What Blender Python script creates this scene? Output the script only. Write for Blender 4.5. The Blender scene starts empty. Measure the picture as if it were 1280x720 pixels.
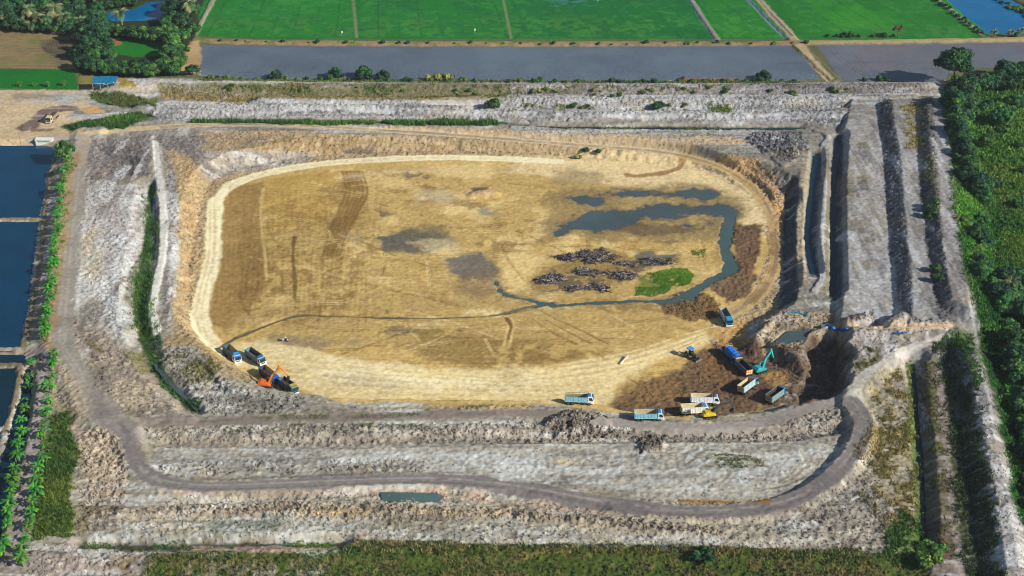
import bpy, bmesh, math, random
import numpy as np
from mathutils import Vector, Matrix, Euler
random.seed(7); rng = np.random.default_rng(11)
S = bpy.context.scene
COL = S.collection
PI = math.pi
# ------------------------------------------------------------------ camera model (metres; photo pixels 1280x720)
CAM_H, PITCH, FPX = 277.0, math.radians(29.4), 1950.0
cp, sp = math.cos(PITCH), math.sin(PITCH)
def ray(u, v):
    a, b = u-640.0, 360.0-v
    return np.array([a, FPX*cp + b*sp, -FPX*sp + b*cp])
def W(u, v, z=0.0):
    d = ray(u, v); t = (z-CAM_H)/d[2]
    return (t*d[0], t*d[1])
cam_d = bpy.data.cameras.new('camera'); cam = bpy.data.objects.new('camera', cam_d); COL.objects.link(cam)
cam.location = (0,0,CAM_H); cam.rotation_euler = (PI/2-PITCH, 0, 0)
cam_d.sensor_width = 36; cam_d.lens = 36*FPX/1280; cam_d.clip_start = 1; cam_d.clip_end = 20000
S.camera = cam
S.cycles.filter_width = 1.1
# ------------------------------------------------------------------ light
SUN_EL, SUN_AZ_OFF = math.radians(30), math.radians(27)      # sun to the right and a little towards the camera
sv = Vector((math.cos(SUN_EL)*math.cos(SUN_AZ_OFF), -math.cos(SUN_EL)*math.sin(SUN_AZ_OFF), math.sin(SUN_EL)))
sl = bpy.data.lights.new('sun', 'SUN'); sl.energy = 5.0; sl.angle = math.radians(0.53); sl.color = (1, .95, .85)
so = bpy.data.objects.new('sun', sl); COL.objects.link(so)
so.rotation_euler = sv.to_track_quat('Z', 'Y').to_euler(); so.location = (300, -100, 400)
w = bpy.data.worlds.new('World'); S.world = w; w.use_nodes = True
nt = w.node_tree; bg = nt.nodes['Background']; sky = nt.nodes.new('ShaderNodeTexSky')
sky.sky_type = 'NISHITA'; sky.sun_disc = False; sky.sun_elevation = SUN_EL
sky.sun_rotation = math.atan2(sv.x, sv.y); sky.air_density = 1.0; sky.dust_density = .6; sky.ozone_density = 1.6
nt.links.new(sky.outputs[0], bg.inputs[0]); bg.inputs[1].default_value = 0.075
vs = S.view_settings; vs.view_transform = 'Standard'; vs.look = 'None'; vs.exposure = 0.17; vs.gamma = 1
# ------------------------------------------------------------------ thin even haze in the air
hz = bpy.data.materials.new('haze_air'); hz.use_nodes = True; hz.node_tree.nodes.clear()
ho = hz.node_tree.nodes.new('ShaderNodeOutputMaterial'); hv = hz.node_tree.nodes.new('ShaderNodeVolumePrincipled')
hv.inputs['Color'].default_value = (.80,.88,1,1); hv.inputs['Density'].default_value = .00004; hz.node_tree.links.new(hv.outputs[0], ho.inputs['Volume'])
bm_ = bmesh.new(); bmesh.ops.create_cube(bm_, size=1, matrix=Matrix.Translation((0,5500,(CAM_H+6-14)/2)) @ Matrix.Diagonal((18400,17600,CAM_H+6+14,1)))
hme = bpy.data.meshes.new('haze'); bm_.to_mesh(hme); bm_.free(); hme.materials.append(hz); hob = bpy.data.objects.new('haze', hme); COL.objects.link(hob); hob['kind'] = 'stuff'; hob['label'] = 'thin pale haze hanging in the air over the whole site'; hob['category'] = 'haze'
# ------------------------------------------------------------------ helpers
def lin(c):
    c = np.array(c, float)/255.0
    return np.where(c <= .04045, c/12.92, ((c+.055)/1.055)**2.4)
def tag(o, label=None, cat=None, group=None, kind=None):
    if label: o['label'] = label
    if cat: o['category'] = cat
    if group: o['group'] = group
    if kind: o['kind'] = kind
    return o
def empty(name, loc=(0,0,0), rz=0, label=None, cat=None, group=None):
    o = bpy.data.objects.new(name, None); COL.objects.link(o); o.empty_display_size = .3
    o.location = loc; o.rotation_euler = (0,0,rz); return tag(o, label, cat, group)
def principled(name, col, rough=.8, spec=.3, metal=0, vary=.12, vscale=1.5, bump=0, attr=None, coords='Object', objrand=0):
    m = bpy.data.materials.new(name); m.use_nodes = True
    n = m.node_tree.nodes; l = m.node_tree.links; b = n['Principled BSDF']
    b.inputs['Roughness'].default_value = rough; b.inputs['Specular IOR Level'].default_value = spec
    b.inputs['Metallic'].default_value = metal
    tc = n.new('ShaderNodeTexCoord'); no = n.new('ShaderNodeTexNoise'); no.inputs['Scale'].default_value = vscale
    no.inputs['Detail'].default_value = 6; no.inputs['Roughness'].default_value = .72
    l.new(tc.outputs[coords], no.inputs['Vector'])
    mr = n.new('ShaderNodeMapRange'); mr.inputs[1].default_value = .25; mr.inputs[2].default_value = .75
    mr.inputs[3].default_value = 1-vary; mr.inputs[4].default_value = 1+vary
    l.new(no.outputs[0], mr.inputs[0])
    mx = n.new('ShaderNodeMix'); mx.data_type = 'RGBA'; mx.blend_type = 'MULTIPLY'; mx.inputs[0].default_value = 1
    if attr:
        at = n.new('ShaderNodeVertexColor'); at.layer_name = attr; l.new(at.outputs[0], mx.inputs[6])
    else: mx.inputs[6].default_value = (*col, 1)
    l.new(mr.outputs[0], mx.inputs[7]); out = mx.outputs[2]
    if objrand:
        oi = n.new('ShaderNodeObjectInfo'); hs = n.new('ShaderNodeHueSaturation'); m2 = n.new('ShaderNodeMapRange')
        m2.inputs[3].default_value = 1-objrand; m2.inputs[4].default_value = 1+objrand
        l.new(oi.outputs['Random'], m2.inputs[0]); l.new(m2.outputs[0], hs.inputs['Value'])
        m3 = n.new('ShaderNodeMapRange'); m3.inputs[3].default_value = .485; m3.inputs[4].default_value = .515
        l.new(oi.outputs['Random'], m3.inputs[0]); l.new(m3.outputs[0], hs.inputs['Hue'])
        l.new(out, hs.inputs['Color']); out = hs.outputs[0]
    l.new(out, b.inputs['Base Color'])
    if bump:
        bp = n.new('ShaderNodeBump'); bp.inputs['Strength'].default_value = 1; bp.inputs['Distance'].default_value = bump
        l.new(no.outputs[0], bp.inputs['Height']); l.new(bp.outputs[0], b.inputs['Normal'])
    return m
def mesh_np(name, V, F, mat, smooth=False, col=None, parent=None, link=True):
    """V (n,3), F (m,k) with constant k; col (n,3) point colours"""
    me = bpy.data.meshes.new(name); V = np.asarray(V, np.float32); F = np.asarray(F, np.int32); k = F.shape[1]
    me.vertices.add(len(V)); me.vertices.foreach_set('co', V.ravel())
    me.loops.add(F.size); me.loops.foreach_set('vertex_index', F.ravel())
    me.polygons.add(len(F)); me.polygons.foreach_set('loop_start', np.arange(0, F.size, k, dtype=np.int32))
    if smooth: me.polygons.foreach_set('use_smooth', np.ones(len(F), bool))
    if col is not None:
        a = me.color_attributes.new('Col', 'FLOAT_COLOR', 'POINT')
        a.data.foreach_set('color', np.concatenate([col, np.ones((len(col),1))], 1).astype(np.float32).ravel())
    me.update(calc_edges=True); me.materials.append(mat)
    if not link: return me
    o = bpy.data.objects.new(name, me); COL.objects.link(o)
    if parent: o.parent = parent
    return o
# ------------------------------------------------------------------ noise
def vnoise(X, Y, seed):
    r = np.random.default_rng(seed); T = r.random((256,256)).astype(np.float32)
    xi = np.floor(X).astype(np.int32); yi = np.floor(Y).astype(np.int32)
    fx = (X-xi).astype(np.float32); fy = (Y-yi).astype(np.float32)
    fx = fx*fx*(3-2*fx); fy = fy*fy*(3-2*fy)
    x0 = xi & 255; x1 = (xi+1) & 255; y0 = yi & 255; y1 = (yi+1) & 255
    a = T[y0,x0]; b = T[y0,x1]; c = T[y1,x0]; d = T[y1,x1]
    return (a+(b-a)*fx) + ((c+(d-c)*fx)-(a+(b-a)*fx))*fy
def fbm(X, Y, scale, octv, seed, gain=.55, rot=.6):
    out = 0; amp = 1; tot = 0; x = X/scale; y = Y/scale
    for i in range(octv):
        out = out + amp*(vnoise(x+17.3*i, y+5.1*i, seed+i)*2-1); tot += amp; amp *= gain
        x, y = (x*math.cos(rot)-y*math.sin(rot))*2.03, (x*math.sin(rot)+y*math.cos(rot))*2.03
    return (out/tot*1.7).astype(np.float32)
def sst(e0, e1, x):
    t = np.clip((x-e0)/(e1-e0), 0, 1); return t*t*(3-2*t)
# ------------------------------------------------------------------ terrain grid: one sheet, fine over the site, coarse to the horizon
def axis(segs):
    out = [segs[0][0]]
    for a, b, st in segs:
        n = max(1, int(round((b-a)/st))); out += list(a + (b-a)*np.arange(1, n+1)/n)
    return np.array(out)
xs = axis([(-9000,-3000,1500),(-3000,-1000,400),(-1000,-420,60),(-420,-300,4),(-300,-235,.9),(-235,225,.46),(225,300,.9),(300,420,4),(420,1000,60),(1000,3000,400),(3000,9000,1500)])
ys = axis([(-3000,-1000,500),(-1000,100,150),(100,310,15),(310,326,2),(326,480,.40),(480,700,.5),(700,870,.9),(870,960,4),(960,1400,40),(1400,3000,250),(3000,14000,1500)])
NX, NY = len(xs), len(ys)
X, Y = np.meshgrid(xs.astype(np.float32), ys.astype(np.float32))
nA = fbm(X, Y, 3.0, 3, 1); nB = fbm(X, Y, 12.0, 4, 20); nC = fbm(X, Y, 45.0, 4, 40); nF = fbm(X, Y, 1.15, 2, 60, gain=.7)
H = np.zeros_like(X); CLS = np.zeros(X.shape, np.int8)
R = np.full(X.shape, .10, np.float32)
def smooth_pts(p, n=6):
    p = [np.array(q, float) for q in p]; out = []
    for i in range(len(p)-1):
        p0 = p[max(i-1,0)]; p1 = p[i]; p2 = p[i+1]; p3 = p[min(i+2, len(p)-1)]
        for k in range(n):
            t = k/n
            out.append(.5*((2*p1)+(p2-p0)*t+(2*p0-5*p1+4*p2-p3)*t*t+(3*p1-p0-3*p2+p3)*t**3))
    out.append(p[-1]); return out
def sl_box(P, pad):
    P = np.array(P); x0, y0 = P[:,0].min()-pad, P[:,1].min()-pad; x1, y1 = P[:,0].max()+pad, P[:,1].max()+pad
    i0, i1 = np.searchsorted(xs, [x0, x1]); j0, j1 = np.searchsorted(ys, [y0, y1])
    return (slice(max(j0-1,0), j1+1), slice(max(i0-1,0), i1+1))
def d_line(P, s, vals=None):
    x = X[s]; y = Y[s]; best = np.full(x.shape, 1e9, np.float32); val = np.zeros_like(best)
    for i in range(len(P)-1):
        ax, ay = P[i][:2]; bx, by = P[i+1][:2]; dx, dy = bx-ax, by-ay; q = dx*dx+dy*dy
        if q < 1e-9: continue
        t = np.clip(((x-ax)*dx+(y-ay)*dy)/q, 0, 1); d = (x-ax-t*dx)**2+(y-ay-t*dy)**2
        m = d < best; best = np.where(m, d, best)
        if vals is not None: val = np.where(m, vals[i]+(vals[i+1]-vals[i])*t, val)
    return np.sqrt(best), val
def sd_poly(P, s):
    Q = list(P)+[P[0]]; d, _ = d_line(Q, s); x = X[s]; y = Y[s]; ins = np.zeros(x.shape, bool)
    for i in range(len(P)):
        ax, ay = Q[i][:2]; bx, by = Q[i+1][:2]
        if ay == by: continue
        c = ((ay > y) != (by > y)) & (x < (bx-ax)*(y-ay)/(by-ay)+ax); ins ^= c
    return np.where(ins, -d, d)
# ------------------------------------------------------------------ height operations (points are photo pixels laid on the level z)
def wp(pts, z): return [W(u, v, z) for u, v in pts]
def lvl(pts, zs): return [(*W(u, v, z),) for (u, v), z in zip(pts, zs)]
def bund(pts, z, hw=1.5, slope=.7, jag=.6, sm=True):
    zs = z if isinstance(z, (list, tuple)) else [z]*len(pts)
    P = [np.array((*W(u, v, q), q)) for (u, v), q in zip(pts, zs)]
    if sm: P = smooth_pts(P)
    s = sl_box([p[:2] for p in P], 45); d, vz = d_line(P, s, [p[2] for p in P])
    d = d + jag*(nA[s]*.6+nB[s]*.6)
    H[s] = np.maximum(H[s], vz - slope*np.maximum(0, d-hw))
def cut(pts, z, slope=.8, jag=.8, line=None):
    if line:
        zs = z if isinstance(z, (list, tuple)) else [z]*len(pts)
        P = smooth_pts([np.array((*W(u, v, q), q)) for (u, v), q in zip(pts, zs)])
        s = sl_box([p[:2] for p in P], 45); d, vz = d_line(P, s, [p[2] for p in P]); d = d-line
    else:
        P = wp(pts, z); s = sl_box(P, 45); d = sd_poly(P, s); vz = z
    d = d + jag*(nA[s]*.6+nB[s]*.7)
    H[s] = np.minimum(H[s], vz + slope*np.maximum(0, d))
def raise_poly(pts, z, slope=.8, jag=.8):
    P = wp(pts, z); s = sl_box(P, 45); d = sd_poly(P, s) + jag*(nA[s]*.6+nB[s]*.7)
    H[s] = np.maximum(H[s], z - slope*np.maximum(0, d))
def level_line(pts, zs, hw, fall=3.0):
    zs = zs if isinstance(zs, (list, tuple)) else [zs]*len(pts)
    P = smooth_pts([np.array((*W(u, v, q), q)) for (u, v), q in zip(pts, zs)])
    s = sl_box([p[:2] for p in P], hw+fall+2); d, vz = d_line(P, s, [p[2] for p in P])
    m = 1-sst(hw, hw+fall, d); H[s] = H[s]*(1-m)+vz*m
# --- far fields
bund([(245,48),(330,51),(640,53),(900,53),(1010,52),(1100,51),(1290,47)], .9, 1.6, .5)                # brown bank between green and mud fields
bund([(862,-4),(897,48)], .5, .9, .6); bund([(938,-6),(990,47),(1043,98)], .8, 2.0, .6)
bund([(1165,-6),(1200,20),(1232,45)], .6, 1.2, .5); bund([(1235,-8),(1290,22)], .8, 1.6, .5)
bund([(268,-6),(243,44)], .5, .9, .6)
cut([(1172,-12),(1236,-12),(1310,28),(1310,44),(1236,43),(1204,18)], -1.6, .7)                       # pond at top right
cut([(138,28),(180,27),(206,22),(206,5),(186,6),(168,15),(140,17)], -1.6, .6)                                        # pool between the trees
# --- far stepped bank of the site
bund([(150,103),(240,102),(400,104),(560,105),(700,106),(850,106),(1000,105),(1165,104)], 4.2, 1.5, .42)
bund([(330,122),(480,124),(640,121),(800,121),(960,120),(1140,118)], 3.0, 2.2, .5, .9)
bund([(180,131),(260,134),(340,131),(460,130),(560,134),(640,137),(760,141),(900,140),(1010,139),(1100,136)], 2.2, 2.4, .55, 1.3)
bund([(640,152),(760,154),(900,152),(1020,151),(1050,150)], .9, 1.6, .5, .9)
cut([(238,151),(330,153),(480,154),(630,154),(700,159),(860,161),(1000,161)], -.9, .6, .5, line=1.4)
# --- left ponds
cut([(-60,187),(45,187),(62,190),(74,199),(71,260),(63,330),(53,400),(46,432),(30,436),(-60,438)], -3.2, .9, .4)
cut([(-80,447),(36,449),(36,470),(31,520),(20,570),(6,620),(-8,680),(-80,690)], -3.2, .9, .4)
for p in ([(68,196),(62,230),(56,270),(51,320),(46,358),(40,385),(30,434)], [(-60,274),(20,273),(62,273)],
          [(-60,456),(20,455),(34,456)], [(24,457),(25,468),(18,500),(6,540),(-12,590)], [(-60,538),(-20,538),(10,534)]):
    bund(p, -.8, .7, .9, .6)
# --- left side: road high, white slope down to the reed ditch, ridge, then the pit
bund([(112,160),(104,185),(97,210),(92,250),(86,300),(82,350),(78,400),(80,435),(95,460),(108,490),(122,515),(150,530)], 1.2, 5, .35)
raise_poly([(112,190),(190,170),(192,230),(185,300),(170,360),(178,420),(205,470),(235,505),(240,522),(160,524),(120,490),(100,440),(96,380),(104,280)], 1.0, .5)
cut([(190,235),(186,275),(183,310),(176,345),(172,380),(178,415),(190,450),(208,478),(228,498),(246,514)], -1.8, .55, .8, line=1.8)
bund([(196,180),(199,215),(202,250),(204,285),(202,320),(196,350),(190,385),(195,410)], .5, 1.3, .8, .5)
# --- the pit: floor at -5
pit = [(262,228),(290,212),(330,203),(400,194),(480,190),(560,189),(640,190),(700,191),(760,200),(820,204),(880,210),(940,221),(976,238),(986,262),(985,310),(981,360),
       (970,386),(940,406),(918,424),(960,425),(985,455),(1005,475),(1015,497),(985,506),(950,516),(900,522),(840,523),(795,518),(750,508),(700,502),(560,502),(480,502),(420,500),(385,494),(345,488),(305,462),(275,440),(246,412),(234,375),(236,330),(246,270)]
cut(pit, -5, .74, 1.0)
raise_poly([(930,210),(962,222),(974,244),(968,250),(946,232),(915,216)], -3.4, .4, 2.2); raise_poly([(940,170),(990,172),(1000,196),(980,206),(955,188)], .9, .6, 2.0)
bund([(592,241),(604,238),(616,240)], [-3.9,-3.3,-3.9], 1.0, .45, .8)
# ramp along the far wall
level_line([(300,157),(400,159),(480,164),(560,169),(640,175),(720,181),(800,187),(850,194),(900,209),(940,233),(962,263),(972,300),(966,340),(948,368)],
           [0,-.3,-.8,-1.2,-1.7,-2.4,-3.1,-3.7,-4.3,-4.8,-5,-5,-5,-5], 2.6, 2.5)
# near rim of the pit: berms that hide the foot of the near bank
bund([(215,452),(235,440),(262,452),(285,474),(305,486),(340,494),(375,499)], [.2,.8,1.0,1.2,1.2,.8,0], 2.2, .8, 1.2)
raise_poly([(230,452),(262,450),(290,478),(330,494),(380,502),(470,507),(470,516),(300,518),(262,514),(236,488)], .2, .9, 1.0)
raise_poly([(380,509),(480,510),(600,509),(700,509),(760,516),(800,526),(860,531),(930,528),(985,512),(1035,500),(1060,500),(1060,528),(900,545),(640,540),(380,540)], 0, .95, .6)
# dark clod heaps by the road
bund([(700,524),(720,519)], 2.2, 1.6, .75, 1.6); bund([(735,530),(752,524)], 2.4, 1.5, .8, 1.6); bund([(805,556),(822,552)], 1.5, .8, .8, 1.2)
# --- right side: ridges and ditches, then terraces stepping up to the trees
raise_poly([(1056,165),(1056,250),(1055,300),(1056,360),(1050,405),(1190,408),(1192,300),(1180,120),(1066,118)], 2.6, 1.05, .35)
bund([(990,172),(1012,200),(1006,240),(1001,285),(1003,330),(1008,352)], [-.5,-1,-1.2,-1.2,-1.2,-1], 1.7, .95, .7)
bund([(1020,162),(1036,170),(1028,188),(1032,228),(1028,270),(1026,305),(1028,345),(1018,362)], .7, 1.0, 1.0, .5)
cut([(1021,195),(1013,260),(1010,305),(1017,345)], -2.6, .9, .3, line=.8)
cut([(1046,175),(1042,230),(1041,290),(1041,350),(1040,372)], -1.8, .95, .3, line=.6)
raise_poly([(1114,124),(1124,180),(1129,230),(1134,290),(1139,340),(1142,378),(1138,404),(1200,404),(1196,300),(1178,120)], 6.2, .58, .4)
raise_poly([(1160,130),(1164,200),(1173,265),(1181,320),(1190,372),(1212,385),(1200,300),(1180,120)], 9.0, .62, .4)
bund([(1046,411),(1100,411),(1150,409),(1190,405)], 4.4, 1.2, .55, .5)
bund([(1066,397),(1082,394)], 5.2, 1.5, .9, 1.4); bund([(1120,400),(1130,392)], 7, 1, .8, 1.3)
# promontory with its little basin, and the deep hole beside it
raise_poly([(946,418),(962,402),(990,397),(1030,398),(1062,420),(1070,470),(1062,492),(1046,430),(1008,430),(1004,450),(992,446),(972,432)], -.6, 1.5, 1.6)
cut([(968,429),(984,415),(1014,412),(1002,428)], -1.6, 1.2, .3)
bund([(948,418),(966,402),(985,406),(1014,406)], .6, .8, 1.1, .4)
raise_poly([(1052,436),(1064,410),(1180,412),(1190,440),(1110,452),(1080,480),(1062,494),(1056,470)], 2.6, .7, .6)
cut([(1012,474),(1012,448),(1036,444),(1044,468),(1042,500),(1020,512),(1000,512),(996,490)], -6.8, 1.7, 1.6)
# --- lower right corner
raise_poly([(1140,455),(1180,430),(1215,430),(1250,560),(1275,720),(1300,760),(1170,760),(1150,600)], 1.2, .6, .5)
cut([(1141,458),(1146,520),(1152,600),(1156,690)], -1.6, .8, .5, line=.8)
bund([(1185,425),(1208,432),(1224,480),(1236,540),(1248,600),(1262,680),(1272,760)], [3,5,5.6,5.6,5.6,5.6,5.6], 1.6, .72, .6)
# --- near terraces
cut([(175,556),(320,557),(460,556),(640,552),(800,550),(960,549),(1050,540)], -1.7, .6, .6, line=1.2)
raise_poly([(190,566),(330,566),(480,563),(640,560),(800,560),(960,558),(1030,550),(1050,570),(1000,612),(860,628),(700,610),(560,592),(330,596),(190,592)], -.3, .8, .5)
RB = [(150,530),(165,560),(175,585),(205,602),(260,608),(360,605),(480,600),(560,600),(640,608),(720,622),(800,634),(860,640),(930,637),(990,625),(1040,595),(1070,560),(1079,527),(1066,503)]
level_line(RB, [1,1,.8,.8,.8,.7,.6,.6,.6,.7,.8,1,1.3,1.7,2,2.2,2,1.5], 2.8, 2.4)
cut([(220,636),(360,628),(480,622),(560,623),(640,628),(740,640)], -.5, .4, .8, line=2.2)
bund([(150,640),(300,634),(460,633),(640,640),(780,652),(900,662),(1020,668)], .9, 1.6, .5, 1.2)
cut([(100,684),(200,684),(320,682),(430,680)], -1.8, .8, .4, line=.9)
bund([(40,696),(160,700),(420,692),(700,688),(900,690),(1100,705)], 1.0, 2.2, .5, .8)
Hbase = H.copy()
def hsample(x, y, A=None):
    A = H if A is None else A
    i = int(np.clip(np.searchsorted(xs, x)-1, 0, NX-2)); j = int(np.clip(np.searchsorted(ys, y)-1, 0, NY-2))
    a = (x-xs[i])/(xs[i+1]-xs[i]); b = (y-ys[j])/(ys[j+1]-ys[j])
    return float((A[j,i]*(1-a)+A[j,i+1]*a)*(1-b)+(A[j+1,i]*(1-a)+A[j+1,i+1]*a)*b)
def T(u, v):
    """where the line of sight through photo pixel (u,v) meets the ground"""
    d = ray(u, v); d = d/np.linalg.norm(d)
    t = (CAM_H-14)/-d[2]; tmax = (CAM_H+10)/-d[2]
    while t < tmax:
        p = d*t; z = CAM_H+p[2]
        if z < hsample(p[0], p[1]): break
        t += .5
    lo, hi = t-.5, t
    for _ in range(6):
        m = (lo+hi)/2; p = d*m
        if CAM_H+p[2] < hsample(p[0], p[1]): hi = m
        else: lo = m
    p = d*hi
    return (p[0], p[1], CAM_H+p[2])
# ------------------------------------------------------------------ soil colours painted on the ground (albedo, with shade painted in at the promontory and hole)
C = np.zeros((NY, NX, 3), np.float32); C[:] = lin((96,100,66))
def tp(pts): return [T(u, v)[:2] for u, v in pts]
def put(s, m, col, rough=None, cls=None):
    C[s] += (lin(col).astype(np.float32)-C[s])*m[..., None]
    if rough is not None: R[s] += (rough-R[s])*m
    if cls is not None: CLS[s][m > .5] = cls
def P(pts, col, soft=.8, edge=1.2, a=1.0, spot=None, rough=None, cls=None, sm=False):
    if sm: pts = smooth_pts(list(pts)+[pts[0]], 4)[:-1]
    Q = tp(pts); s = sl_box(Q, soft+edge*2); d = sd_poly(Q, s)+edge*(.6*nA[s]+.9*nB[s])
    m = sst(soft, -soft, d)*a
    if spot: m = m*spotmask(s, *spot)
    put(s, m, col, rough, cls)
def spotmask(s, which, t, wd=.25):
    A = {'A': nA, 'B': nB, 'C': nC, 'F': nF}
    n = sum(A[k][s] for k in which)/len(which)**.6
    return sst(t-wd, t+wd, n)
def L(pts, w, col, soft=.5, edge=.5, a=1.0, spot=None, rough=None, cls=None, sm=True, off=0, ends=True):
    Q = tp(pts)
    if sm: Q = smooth_pts(Q)
    s = sl_box(Q, w+soft+edge*2+2); d, _ = d_line(Q, s); d = d-w+edge*(.6*nA[s]+.7*nB[s])
    m = sst(soft, -soft, d)*a
    if spot: m = m*spotmask(s, *spot)
    put(s, m, col, rough, cls)
def groove(pts, w, dz, sm=True):
    Q = tp(pts)
    if sm: Q = smooth_pts(Q)
    s = sl_box(Q, w*3); d, _ = d_line(Q, s); H[s] += dz*np.exp(-(d/w)**2)
GREY, PALE, ROAD, LROAD = (164,158,146), (204,204,202), (126,119,116), (150,142,130)
TAN, CREAM, OCH, BRN, MUD = (196,166,102), (226,206,156), (196,152,88), (98,78,60), (84,92,96)
RICE, RICE2, MUDF = (20,112,34), (34,124,28), (92,104,116)
WET = np.zeros(X.shape, np.float32)
def wet(pts, jag=2.6):
    Q = tp(smooth_pts(list(pts)+[pts[0]], 4)[:-1]); s = sl_box(Q, 8); d = sd_poly(Q, s)+jag*(.5*nA[s]+1.0*nB[s]); WET[s] = np.maximum(WET[s], sst(2.2, -2.2, d))
# --- beyond the site
P([(240,-40),(1180,-40),(1240,49),(1100,49),(330,49),(238,44)], RICE, .8, .3, cls=3)
P([(250,-30),(440,-30),(445,46),(240,44)], (30,120,36), 1.5, 1, .9, cls=3)
P([(450,-30),(628,-30),(638,48),(450,48)], (26,116,38), 1.5, 1, .9, cls=3)
P([(640,-30),(860,-30),(892,48),(642,48)], (16,106,42), 1.5, 1, .9, cls=3)
P([(866,-30),(936,-30),(978,47),(900,47)], (34,122,30), 1, .6, .9, cls=3)
P([(960,-30),(1168,-30),(1222,44),(1000,46)], (30,116,30), 1, .6, .9, cls=3)
P([(250,-30),(1170,-30),(1230,46),(240,46)], (10,92,44), 6, 6, .55, ('BC',.25,.4))
P([(240,-30),(1180,-30),(1230,48),(240,48)], (58,140,52), 4, 5, .45, ('AB',.25,.35)); P([(240,-30),(1180,-30),(1230,48),(240,48)], (12,84,36), 4, 5, .5, ('BC',.3,.3)); P([(240,20),(1180,20),(1230,48),(240,48)], (70,130,44), 6, 5, .4, ('ABC',.2,.35)); P([(990,-30),(1080,-30),(1130,30),(1040,40)], (52,138,26), 8, 4, .6, ('BC',-.1,.5))
P([(675,-6),(745,-6),(750,8),(690,14)], (60,120,120), 3, 3, .5, ('AB',.1,.3))
for k in range(-9, 30):                                                     # drill lines of the rice
    x0 = 473+(k*27)*.86; x1 = 473+(k*27)
    if 250 < x1 < 1220: L([(x0, -8), (x1, 47)], .35, (10,84,34), .5, .4, .55 if k % 2 else .8, ('AB',-.3,.3), sm=False)
for a, b in (((441,-6),(446,47)), ((628,-6),(639,48))): L([a, b], .7, (112,126,84), .4, .3, sm=False)
L([(269,-6),(256,20),(243,44)], 1.1, (150,142,122), .4, .4)
L([(860,-6),(878,22),(896,48)], 1.5, (146,136,122), .5, .4); L([(857,-6),(875,22),(893,48)], .5, (60,110,120), .3, .3)
L([(930,-6),(960,26),(982,47)], 1.0, (120,150,150), .3, .3)
L([(944,-6),(964,16),(992,46),(1012,72),(1036,98)], 2.4, (170,148,116), .6, 1); L([(944,-6),(964,16),(990,44)], .9, (116,108,104), .4, .4, cls=5)
L([(996,52),(1014,74),(1036,100)], 1.6, (186,164,128), .5, .5, cls=5)
L([(1166,-6),(1200,20),(1230,44)], 1.3, (150,146,134), .5, .6); L([(1235,-8),(1270,12),(1296,26)], 1.6, (140,132,112), .5, .7)
P([(250,56),(640,58),(900,57),(985,56),(1008,75),(1026,100),(700,101),(300,98),(250,94)], MUDF, 1, .6, cls=4)
P([(1022,56),(1160,53),(1300,49),(1300,86),(1190,84),(1180,103),(1052,101)], (100,104,114), 1, .6, cls=4)
P([(1060,56),(1300,52),(1300,84),(1060,96)], (104,94,92), 3, 3, .5, ('ABC',.15,.3))
for i in range(46):
    u = rng.uniform(260,1250); v = rng.uniform(60,97); q = rng.uniform(14,70)
    L([(u,v),(u+q,v+rng.uniform(-1.2,.6))], rng.uniform(.25,.6), [(58,68,82),(96,104,112),(118,104,86)][i % 3], .5, .4, .5, ('A',-.1,.3), sm=False)
for i in range(5): L([(1040+i*6,66),(1062+i*6,84),(1085+i*7,97),(1098+i*6,99)], .4, (54,58,72), .4, .3, .55, ('A',-.2,.3))
L([(240,49),(330,52),(640,54),(900,53),(1010,52),(1100,51),(1290,48)], 2.6, (150,126,94), .8, 1.2); 
L([(240,49),(330,52),(640,54),(900,53),(1010,52),(1100,51),(1290,48)], 2.4, (98,104,48), .8, 1.4, .8, ('AB',.15,.25))
L([(1010,52),(1100,51),(1290,48)], 2.0, (172,158,110), .8, .8, .7)
P([(226,52),(250,50),(252,70),(248,92),(222,92),(232,70)], (178,150,108), .8, 1)
# top left fields and wood floor
P([(-60,-40),(262,-40),(244,44),(232,62),(222,95),(100,98),(94,40),(-60,34)], (46,58,34), 1, 1)
P([(-60,38),(92,40),(92,86),(-60,84)], (138,120,84), 1, 1.2); P([(-60,38),(92,40),(92,86),(-60,84)], (98,104,58), 1, 1, .7, ('BC',.05,.3))
for i in range(12): L([(-40,42+i*3.6),(80,43+i*3.6)], .35, (92,82,56), .4, .6, .6, ('A',-.2,.3), sm=False)
P([(46,50),(92,48),(92,72),(80,84),(62,70)], (102,90,72), 1.5, 1.5, .7); 
for i in range(9): L([(50+i*4,50),(56+i*3.4,62),(70+i*2,72)], .4, (66,60,52), .4, .3, .8)
P([(-60,85),(92,87),(98,108),(96,112),(-60,110)], (20,104,30), .8, .5, cls=3)
P([(140,52),(160,50),(202,52),(204,70),(170,72),(134,66)], (30,112,34), 1, 1); P([(132,48),(150,46),(152,56),(134,58)], (150,112,72), 1, .8)
# --- site base
site = [(-90,112),(98,113),(160,98),(240,98),(330,101),(640,103),(900,103),(1170,102),(1190,200),(1200,330),(1235,430),(1262,560),(1300,720),(1340,800),(-200,800),(-90,700)]
P(site, GREY, 1, .6, rough=.2)
P([(-90,112),(98,113),(120,140),(104,166),(60,184),(-90,186)], (202,178,140), 1.2, 1.5, rough=.08)
P([(-90,114),(100,116),(110,128),(60,130),(-90,134)], (196,186,170), 2, 3, .8, ('BC',-.1,.3))
P([(20,118),(60,116),(66,122),(24,126)], (150,140,128), 2, 2, .7); P([(60,117),(108,118),(100,126),(70,128)], PALE, 1.5, 1.5, .8)
L([(34,160),(48,146),(58,138),(74,136),(90,136)], 3.2, (124,104,94), .8, 1.2); L([(34,160),(46,163),(64,162)], 1.2, (140,116,104), .8, .8)
P([(96,135),(130,133),(142,146),(110,150),(78,148)], (158,152,144), 1.5, 1.5); P([(98,136),(122,134),(130,140),(110,142)], (196,154,92), 1, .8)
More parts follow.
